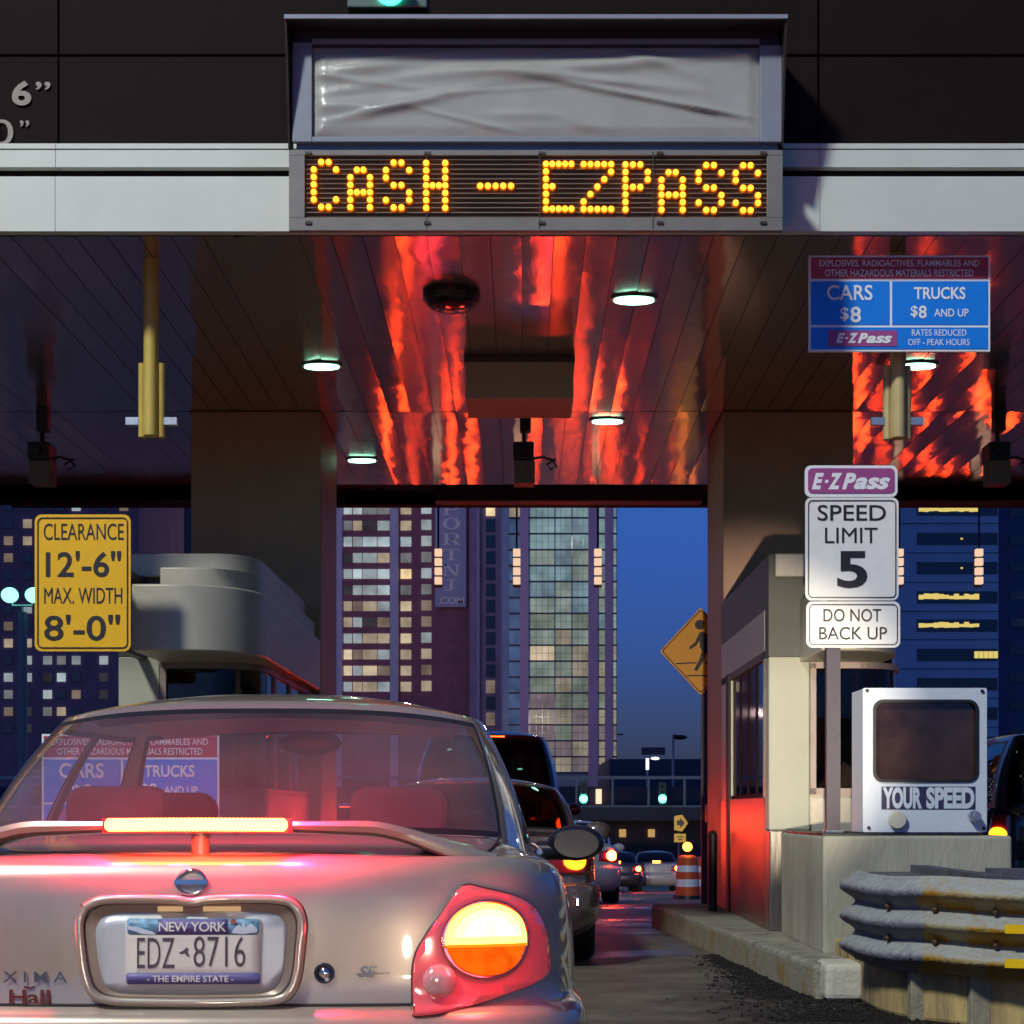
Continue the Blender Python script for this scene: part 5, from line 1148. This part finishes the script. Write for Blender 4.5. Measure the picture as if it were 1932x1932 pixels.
# ------------------------------------------------------------------ city beyond
def wmat(name, col, st): return em("window_"+name, col, st, sample=False, var=.35, scale=.35)
W_cool = [wmat("cool_a", (.48, .58, .62), .78), wmat("cool_b", (.42, .48, .52), .62), wmat("cool_c", (.36, .36, .40), .42)]
W_warm = [wmat("warm_a", (1, .80, .56), .55), wmat("warm_b", (.85, .68, .50), .40), wmat("warm_c", (.7, .52, .42), .24)]
W_hot = wmat("hot", (1, .74, .40), 1.1); W_dim = wmat("dim", (.22, .2, .26), .14)
M_brick = mat("dark_plum_brick", (.30, .125, .185), .85, 0, .25, .35)
M_bluepil = mat("blue_grey_pilaster", (.58, .58, .78), .7, 0, .12, .3)
M_dkglass = mat("dark_window_glass", (.02, .03, .06), .1)
def bldg(name, label, Y, D, px0, px1, ztop, m, z0=-3):
    k = thing(name, label, "building", (PX((px0+px1)/2, Y), Y, z0))
    q = MB(); q.box(PX(px0, Y), PX(px1, Y), Y, Y+D, z0, ztop); q.build("wall", m, k)
    return k
def winp(k, Y, x0, x1, y0, y1, m, proud=.1, name="window", frames=0):
    q = MB(); a, b = P(x0, y1, Y), P(x1, y0, Y); q.box(a.x, b.x, Y-proud, Y+.05, a.z, b.z); o = q.build(name, m, k)
    return o
rnd = random.Random(21)
# brick apartment tower with banner
Y = 215
A = bldg("brick_tower", "plum brick apartment tower with rows of lit windows and a PORTNJ.COM banner", Y, 30, 585, 905, 72, M_brick)
for a, b in ((630, 646), (737, 752)):
    q = MB(); q.box(PX(a, Y), PX(b, Y), Y-1.0, Y, -3, 73); q.build("pilaster", M_bluepil, A)
for r in range(13):
    yy = 922+30.4*r
    def pick():
        if r > 6: return rnd.choice(W_warm+[W_cool[1]]+[W_warm[1]])
        return rnd.choice(W_cool+[W_cool[0], W_cool[1]] + ([W_warm[1]] if rnd.random() < .25 else []))
    xs_ = [(648.5, 664), (666, 683), (684.5, 711), (712.5, 735)]
    for (a, b) in xs_: winp(A, Y, a, b, yy, yy+18, pick() if rnd.random() > .05 else W_dim)
    winp(A, Y, 756, 776, yy, yy+18, W_hot if r == 5 else pick()); winp(A, Y, 795, 814, yy-2, yy+17, pick())
    winp(A, Y, 620, 627, yy, yy+18, pick())
q = MB(); q.box(PX(821, Y), PX(880, Y), Y-.5, Y-.1, PZ(1146, Y), PZ(925, Y)); bn = q.build("banner", mat("blue_grey_banner", (.45, .48, .68), .7, 0, .08, .2), A)
# serif banner letters from strokes
def serif(mb, ch, cx, cy, w, h, Yb):
    X = lambda u: PX(cx+u*w/2, Y); Z = lambda v: PZ(cy-v*h/2, Y)
    def bx(u0, u1, v0, v1): mb.add([(X(u0), Yb, Z(v0)), (X(u1), Yb, Z(v0)), (X(u1), Yb, Z(v1)), (X(u0), Yb, Z(v1))], [(0, 1, 2, 3)])
    def poly(pl): mb.add([(X(u), Yb, Z(v)) for u, v in pl], [tuple(range(len(pl)))])
    def arc(cu, cv, ro, co, ri, ci, a0, a1, n=16):
        vs = []
        for i in range(n+1):
            a = math.radians(lerp(a0, a1, i/n)); vs += [(X(cu+ro*math.cos(a)), Yb, Z(cv+co*math.sin(a))), (X(cu+ri*math.cos(a)), Yb, Z(cv+ci*math.sin(a)))]
        mb.add(vs, [(2*i, 2*i+2, 2*i+3, 2*i+1) for i in range(n)])
    if ch in 'PR':
        bx(-.75, -.35, -.85, .85); bx(-1, -.1, -1, -.85); bx(-1, .1, .85, 1); arc(.1, .42, .8, .58, .4, .42, -90, 90); bx(-.36, .1, -.16, .0)
        if ch == 'R': poly([(-.15, -.02), (.3, -.02), (.85, -.85), (.4, -.85)]); bx(.35, 1.0, -1, -.85)
    if ch == 'O': arc(0, 0, 1, 1, .52, .84, 0, 360, 28)
    if ch == 'T': bx(-.2, .2, -.85, .85); bx(-.5, .5, -1, -.85); bx(-.95, .95, .82, 1); bx(-.95, -.8, .4, .9); bx(.8, .95, .4, .9)
    if ch == 'N': bx(-.75, -.55, -.85, .85); bx(.55, .75, -.9, .85); poly([(-.85, 1), (-.4, 1), (.75, -1), (.4, -1)]); bx(-1, -.3, -1, -.85); bx(.3, 1, .85, 1); bx(-1, -.5, .85, 1)
    if ch == 'J': bx(.0, .4, -.5, .85); bx(-.35, .75, .85, 1); arc(-.2, -.5, .6, .5, .2, .34, -180, 0, 12); arc(-.62, -.45, .22, .18, .0, .0, 0, 360, 10)
q = MB()
for ch, cy in (('P', 962), ('O', 989), ('R', 1018), ('T', 1047.5), ('N', 1077), ('J', 1105)): serif(q, ch, 852 if ch != 'J' else 849, cy, 34 if ch != 'J' else 30, 22, Y-.53)
ptext(q, ".COM", 826, 876, 1127, 1141, Y, .55, bold=.02); q.build("lettering", mat("pale_banner_lettering", (.9, .9, .95), .6), bn)
# slim darker slab between brick and glass, with a column of windows
Y = 212
S_ = bldg("dark_slab_tower", "narrow dark slab with one column of windows between brick and glass towers", Y, 20, 886, 962, 74, mat("dusky_blue_wall", (.30, .25, .42), .8, 0, .2, .3))
q = MB(); q.box(PX(900, Y), PX(905, Y), Y-.6, Y, -3, 74); q.box(PX(945, Y), PX(957, Y), Y-.8, Y, -3, 74); q.build("fin", mat("slate_fin", (.38, .39, .62), .7), S_)
for r in range(15):
    yy = 924+30.4*r; mm = M_dkglass
    if r == 1: mm = W_hot
    if r in (12, 14): mm = W_warm[2]
    winp(S_, Y, 917, 934, yy-5, yy+19, mm)
# glass tower
Y = 200
G_ = bldg("glass_tower", "tall glass curtain wall tower with softly lit floors against the sky", Y, 25, 948, 1164.5, 70, mat("teal_curtain_glass", (.24, .30, .38), .15, .2, .2, .2))
for a, b, m_ in ((984, 997, "purple_pier"), (1079+0, 1079.1, None), (1113, 1127, "purple_pier"), (1144, 1155, "purple_pier")):
    if m_: q = MB(); q.box(PX(a-3, Y), PX(b, Y), Y-1.2, Y, -3, 70.5); q.build("pier", mat("purple_grey_pier", (.42, .33, .55), .7, 0, .12, .3), G_)
gc = [wmat("teal_a", (.36, .54, .58), .5), wmat("teal_b", (.32, .47, .56), .44), wmat("green_a", (.46, .56, .50), .44), wmat("green_b", (.42, .48, .40), .36), wmat("lowwarm_a", (.58, .50, .38), .42), wmat("lowwarm_b", (.46, .36, .40), .32)]
for r in range(18):
    yy = 918+30.0*r
    for ci, (a, b) in enumerate(((1000, 1046), (1048, 1078), (1080, 1110), (1130, 1142), (1157, 1163))):
        f = r/17+rnd.uniform(-.25, .25); m_ = gc[0] if f < .15 else gc[1] if f < .3 else gc[2] if f < .5 else gc[3] if f < .68 else gc[4] if f < .88 else gc[5]
        if rnd.random() < .035: m_ = W_warm[0]
        q = MB(); n_ = max(1, int((b-a)/10)); st = (b-a)/n_
        for i in range(n_):
            for v0, v1 in ((1.5, 14), (15.2, 28.5)):
                p0, p1 = P(a+i*st+.45, yy+v1, Y), P(a+(i+1)*st-.45, yy+v0, Y); q.box(p0.x, p1.x, Y-.25, Y+.02, p0.z, p1.z)
        q.build("glazing", m_, G_)
q = MB()
for r in range(19): zz = PZ(917.5+30*r, Y); q.box(PX(960, Y), PX(1164, Y), Y-.4, Y-.0, zz-.09, zz+.09)
q.build("floor_edge", mat("dark_mullion_blue", (.06, .07, .14), .6), G_)
for r in range(18):
    yy = 918+30*r; winp(G_, Y, 961, 981, yy+2, yy+28, wmat("blue_reflection", (.12, .20, .42), .40) if rnd.random() > .06 else W_warm[1], .15, "glazing")  # blue emission stands in for the reflection in this glass strip
# left apartment block
Y = 150
L_ = bldg("dark_block", "dark apartment block with scattered pale windows at the left edge", Y, 20, -120, 262, 40, mat("dark_purple_wall", (.19, .12, .19), .85, 0, .2, .4))
for r in range(14):
    yy = 948+32.2*r
    for ci, px in enumerate((-30, 8, 44, 82, 108, 136, 188, 226)):
        if rnd.random() < .62: winp(L_, Y, px, px+16, yy, yy+16, rnd.choice(W_cool+[W_warm[1], W_warm[2], W_dim, W_cool[1]]))
        else: winp(L_, Y, px, px+16, yy, yy+16, M_dkglass)
Y = 260
B_ = bldg("far_blue_tower", "pale blue glass tower far off between the left sign and the booth", Y, 20, 255, 300, 64, mat("pale_blue_glass", (.16, .30, .55), .3, .1, .2, .2))
q = MB()
for px in (266, 276, 288): q.box(PX(px, Y), PX(px+3, Y), Y-.4, Y, -3, 64)
q.build("fin", mat("pale_fin", (.30, .42, .62), .5), B_)
bldg("far_dark_tower", "dark slim tower beside the pale blue tower in the left bay", 240, 20, 304, 338, 66, mat("far_dark_wall", (.08, .06, .11), .8))
# blue office block on the right
Y = 165
R_ = bldg("office_block", "blue office block with dark window bands, some lit yellow", Y, 25, 1690, 1884, 60, mat("blue_facade", (.27, .37, .60), .7, 0, .10, .2))
W_y = em("yellow_office_light", (1, .78, .22), .75, sample=False)
for r in range(11):
    yy = 950+55.2*r-(2 if r > 3 else 0); w_ = winp(R_, Y, 1730, 1882, yy, yy+23, M_dkglass, .05)
    q = MB()
    if r in (0, 3, 4):
        for i in range(12): xx = 1733+i*9.5; a, b = P(xx, yy+16-rnd.random()*2, Y), P(xx+9.3, yy+9-rnd.random()*5, Y); q.box(a.x, b.x, Y-.12, Y-.06, a.z, b.z)
    if r == 5:
        for i in range(5): xx = 1838+i*9; a, b = P(xx, yy+18, Y), P(xx+8, yy+5, Y); q.box(a.x, b.x, Y-.12, Y-.06, a.z, b.z)
    if r in (1, 2): a, b = P(1812, yy+13, Y), P(1816, yy+10, Y); q.box(a.x, b.x, Y-.12, Y-.06, a.z, b.z)
    if q.v: q.build("lit_strip", W_y, w_)
    q = MB(); q.box(PX(1690, Y), PX(1884, Y), Y-.06, Y, PZ(yy+38.6, Y), PZ(yy+37.2, Y)); q.build("band_joint", mat("blue_joint", (.05, .09, .22), .7), R_)
N_ = bldg("navy_block", "navy building with a dark facade at the right edge behind the office block", 175, 25, 1885, 2080, 62, mat("navy_facade", (.03, .07, .19), .7, 0, .25, .15))
for r in range(9): winp(N_, 175, 1905, 1990, 960+52*r, 975+52*r, M_dkglass)
bldg("low_block", "low dark building behind the overpass railing", 140, 20, 1150, 1700, PZ(1432, 140), mat("low_dark_wall", (.045, .05, .10), .8), -3)
bldg("rooftop_block", "small dark block rising behind the lit street lamp", 150, 15, 1165, 1255, PZ(1452, 150), mat("low_darker_wall", (.035, .04, .085), .8), -3)

# overpass with railing
Y = 76; z = lambda py: PZ(py, Y)
ov = thing("overpass", "overpass with pale railing and dark concrete face across the road", "bridge", (5, Y, -2.35))
M_oc = mat("overpass_concrete", (.095, .055, .058), .85, 0, .2, .6); M_rail = mat("pale_railing", (.42, .38, .36), .6, 0, .1, 2)
q = MB(); q.box(-40, 60, Y, Y+10, z(1548), z(1523)); q.build("deck", mat("overpass_beam", (.14, .11, .10), .8, 0, .15, .5), ov)
q = MB(); q.box(-40, 60, Y+1, Y+9, -3, z(1548.5)); q.build("abutment", M_oc, ov)
q = MB(); q.box(-40, 60, Y+.1, Y+.22, z(1470), z(1464)); q.build("top_rail", M_rail, ov); q = MB(); q.box(-40, 60, Y+.1, Y+.22, z(1524), z(1519.5)); q.build("bottom_rail", M_rail, ov)
for px in range(1020, 1960, 68):
    q = MB(); q.box(PX(px-2, Y), PX(px+2, Y), Y+.08, Y+.24, z(1520), z(1470)); q.build("rail_post", M_rail, ov)
q = MB(); q.box(-40, 60, Y+9.4, Y+9.6, z(1520), z(1478)); q.build("far_parapet", mat("far_parapet", (.05, .045, .07), .8), ov)
def signal(px, label):
    y = Y-.5; x = PX(px, y); k = thing("traffic_signal", label, "traffic light", (x, y, z(1520)), "green signals on the overpass")
    q = MB(); q.box(x-.2, x+.2, y, y+.3, PZ(1518, y), PZ(1476, y)); q.build("housing", mat("signal_box", (.10, .15, .10), .5), k, bevel=.02)
    q = MB(); q.tube([(x, y-.03, PZ(1507, y)), (x, y-.002, PZ(1507, y))], .22, 20); q.build("green_lamp", em("cyan_green_lamp", (.06, 1, .66), 12), k, smooth=True)
    for py in (1494, 1483):
        q = MB(); q.tube([(x, y-.02, PZ(py, y)), (x, y-.002, PZ(py, y))], .12, 14); q.build("dark_lamp", M_black, k)
signal(1101, "left green signal on the overpass railing"); signal(1250, "right green signal on the overpass railing")
M_ysq = mat("yellow_marker", (.75, .42, .05), .5)
for px, lab in ((1177, "left small yellow square marker on the overpass wall"), (1232, "right small yellow square marker on the overpass wall")):
    q = MB(); q.box(PX(px-6.5, Y), PX(px+6.5, Y), Y+.9, Y+.98, z(1580), z(1565)); tag(q.build("marker_plate", em("glowing_yellow_marker", (1, .62, .22), .5), bevel=.02), lab, "marker", "yellow markers on the overpass wall")  # plate made to glow in place of headlight shine
q = MB(); q.box(PX(1141, Y), PX(1153, Y), Y+9.0, Y+9.3, z(1515), z(1484)); tag(q.build("lit_doorway", em("lit_doorway_glow", (1, .72, .5), 1.2), bevel=.02), "tall warm lit panel on the overpass between the railing posts", "lit panel")
# yellow merge arrows
Y2 = 44; ms = thing("arrow_sign", "yellow arrow sign above a small yellow plate beyond the pale sedan", "road sign", (PX(1283, Y2), Y2, gz(Y2)))
w = lambda px, py: (PX(px, Y2), PZ(py, Y2)); M_ay = mat("bright_yellow_sheeting", (.85, .50, .01), .4)
q = MB(); q.prism([w(1272, 1540), w(1287, 1537), w(1298, 1553), w(1287, 1569), w(1272, 1566)], Y2, Y2+.03); pl = q.build("arrow_plate", M_ay, ms)
q = MB(); q.prism([w(1277, 1548), w(1283, 1548), w(1283, 1543), w(1292, 1553), w(1283, 1562), w(1283, 1557), w(1277, 1557)], Y2-.02, Y2-.002); q.build("arrow_mark", M_ink, pl)
q = MB(); q.prism([w(1272, 1573), w(1294, 1573), w(1294, 1589), w(1272, 1589)], Y2, Y2+.03); pl = q.build("lower_plate", M_ay, ms)
q = MB(); q.prism([w(1277, 1578), w(1289, 1578), w(1289, 1580), w(1277, 1580)], Y2-.02, Y2-.002); q.prism([w(1279, 1583), w(1287, 1583), w(1287, 1585), w(1279, 1585)], Y2-.02, Y2-.002); q.build("lower_mark", M_ink, pl)
q = MB(); q.cyl((PX(1281, Y2), Y2+.06, gz(Y2)), (PX(1281, Y2), Y2+.06, PZ(1540, Y2)), .04, 8); q.build("post", M_postm, ms)
# street lamps
Y3 = 110; tl = thing("street_lamp", "tall bare lamp pole with a dark head against the dusk sky", "street lamp", (PX(1270, Y3), Y3, -3))
q = MB(); q.cyl((PX(1270, Y3), Y3, -3), (PX(1270, Y3), Y3, PZ(1386, Y3)), .1, 8); q.build("pole", mat("pale_pole", (.35, .35, .42), .5, .3), tl)
q = MB(); q.ball((PX(1283, Y3), Y3, PZ(1391, Y3)), .6, 12, (1, .6, .35)); q.tube([(PX(1270, Y3), Y3, PZ(1386, Y3)), (PX(1283, Y3), Y3, PZ(1389, Y3))], .06, 6); q.build("lamp_head", M_black, tl, smooth=True)
Y4 = 112; tl = thing("street_lamp", "lit white lamp under a dark sign box behind the overpass", "street lamp", (PX(1222, Y4), Y4, -3))
q = MB(); q.cyl((PX(1221, Y4), Y4, -3), (PX(1221, Y4), Y4, PZ(1431, Y4)), .09, 8); q.build("pole", mat("pale_pole", (.35, .35, .42), .5, .3), tl)
q = MB(); q.box(PX(1211, Y4), PX(1255, Y4), Y4, Y4+.5, PZ(1424, Y4), PZ(1410, Y4)); q.build("sign_box", mat("navy_sign_box", (.02, .025, .07), .6), tl)
q = MB(); q.box(PX(1218.5, Y4), PX(1224, Y4), Y4-.15, Y4-.05, PZ(1452, Y4), PZ(1431, Y4)); q.ball((PX(1236, Y4), Y4, PZ(1431, Y4)), .3, 10, (1.2, .6, .4)); q.build("lamp", em("white_street_lamp", (.85, .9, 1), 2.2), tl, smooth=True)
Y5 = 40; tl = thing("street_lamp", "twin headed lamp post glowing green at the left edge", "street lamp", (PX(42, Y5), Y5, gz(Y5)))
q = MB(); q.tube([(PX(42, Y5), Y5, gz(Y5)), (PX(43, Y5), Y5, PZ(1155, Y5))], [.15, .12], 14); q.build("pole", mat("grey_green_pole", (.20, .24, .24), .5, .2), tl, smooth=True)
q = MB(); q.tube([(PX(43, Y5), Y5, PZ(1156, Y5)), (PX(43, Y5), Y5, PZ(1143, Y5))], .03, 8); q.tube([(PX(22, Y5), Y5, PZ(1134, Y5)), (PX(24, Y5), Y5, PZ(1143, Y5)), (PX(60, Y5), Y5, PZ(1143, Y5)), (PX(62, Y5), Y5, PZ(1134, Y5))], .035, 8); q.build("bracket", mat("lit_bracket_metal", (.45, .6, .55), .4), tl, smooth=True)
for px in (19, 64):
    q = MB(); q.ball((PX(px, Y5), Y5-.02, PZ(1123, Y5)), .25, 16, (1, .8, .9)); q.build("lamp", em("mercury_globe", (.25, 1, .72), 2.4), tl, smooth=True)
Y6 = 300; tl = thing("street_lamp", "tiny far lamp arm sticking out beside the glass tower", "street lamp", (PX(1166, Y6), Y6, -3))
q = MB(); q.cyl((PX(1160, Y6), Y6, -3), (PX(1160, Y6), Y6, PZ(1386, Y6)), .15, 6); q.box(PX(1160, Y6), PX(1176, Y6), Y6, Y6+.3, PZ(1387, Y6), PZ(1384.5, Y6)); q.build("arm", M_black, tl)
# added unseen fill lights in front of the towers and the office block
for (x, y, zz, w_) in ((-30, 280, 14, 17000), (-13, 282, 30, 15000), (-22, 300, 52, 9000), (3, 262, 16, 14000), (9, 268, 45, 8000), (-45, 190, 14, 9000), (75, 232, 30, 9000)):
    lamp_light("added_tower_fill", (x, y, zz), w_*.17, (1, .66, .62) if x < 50 else (.45, .66, 1), None, .5)
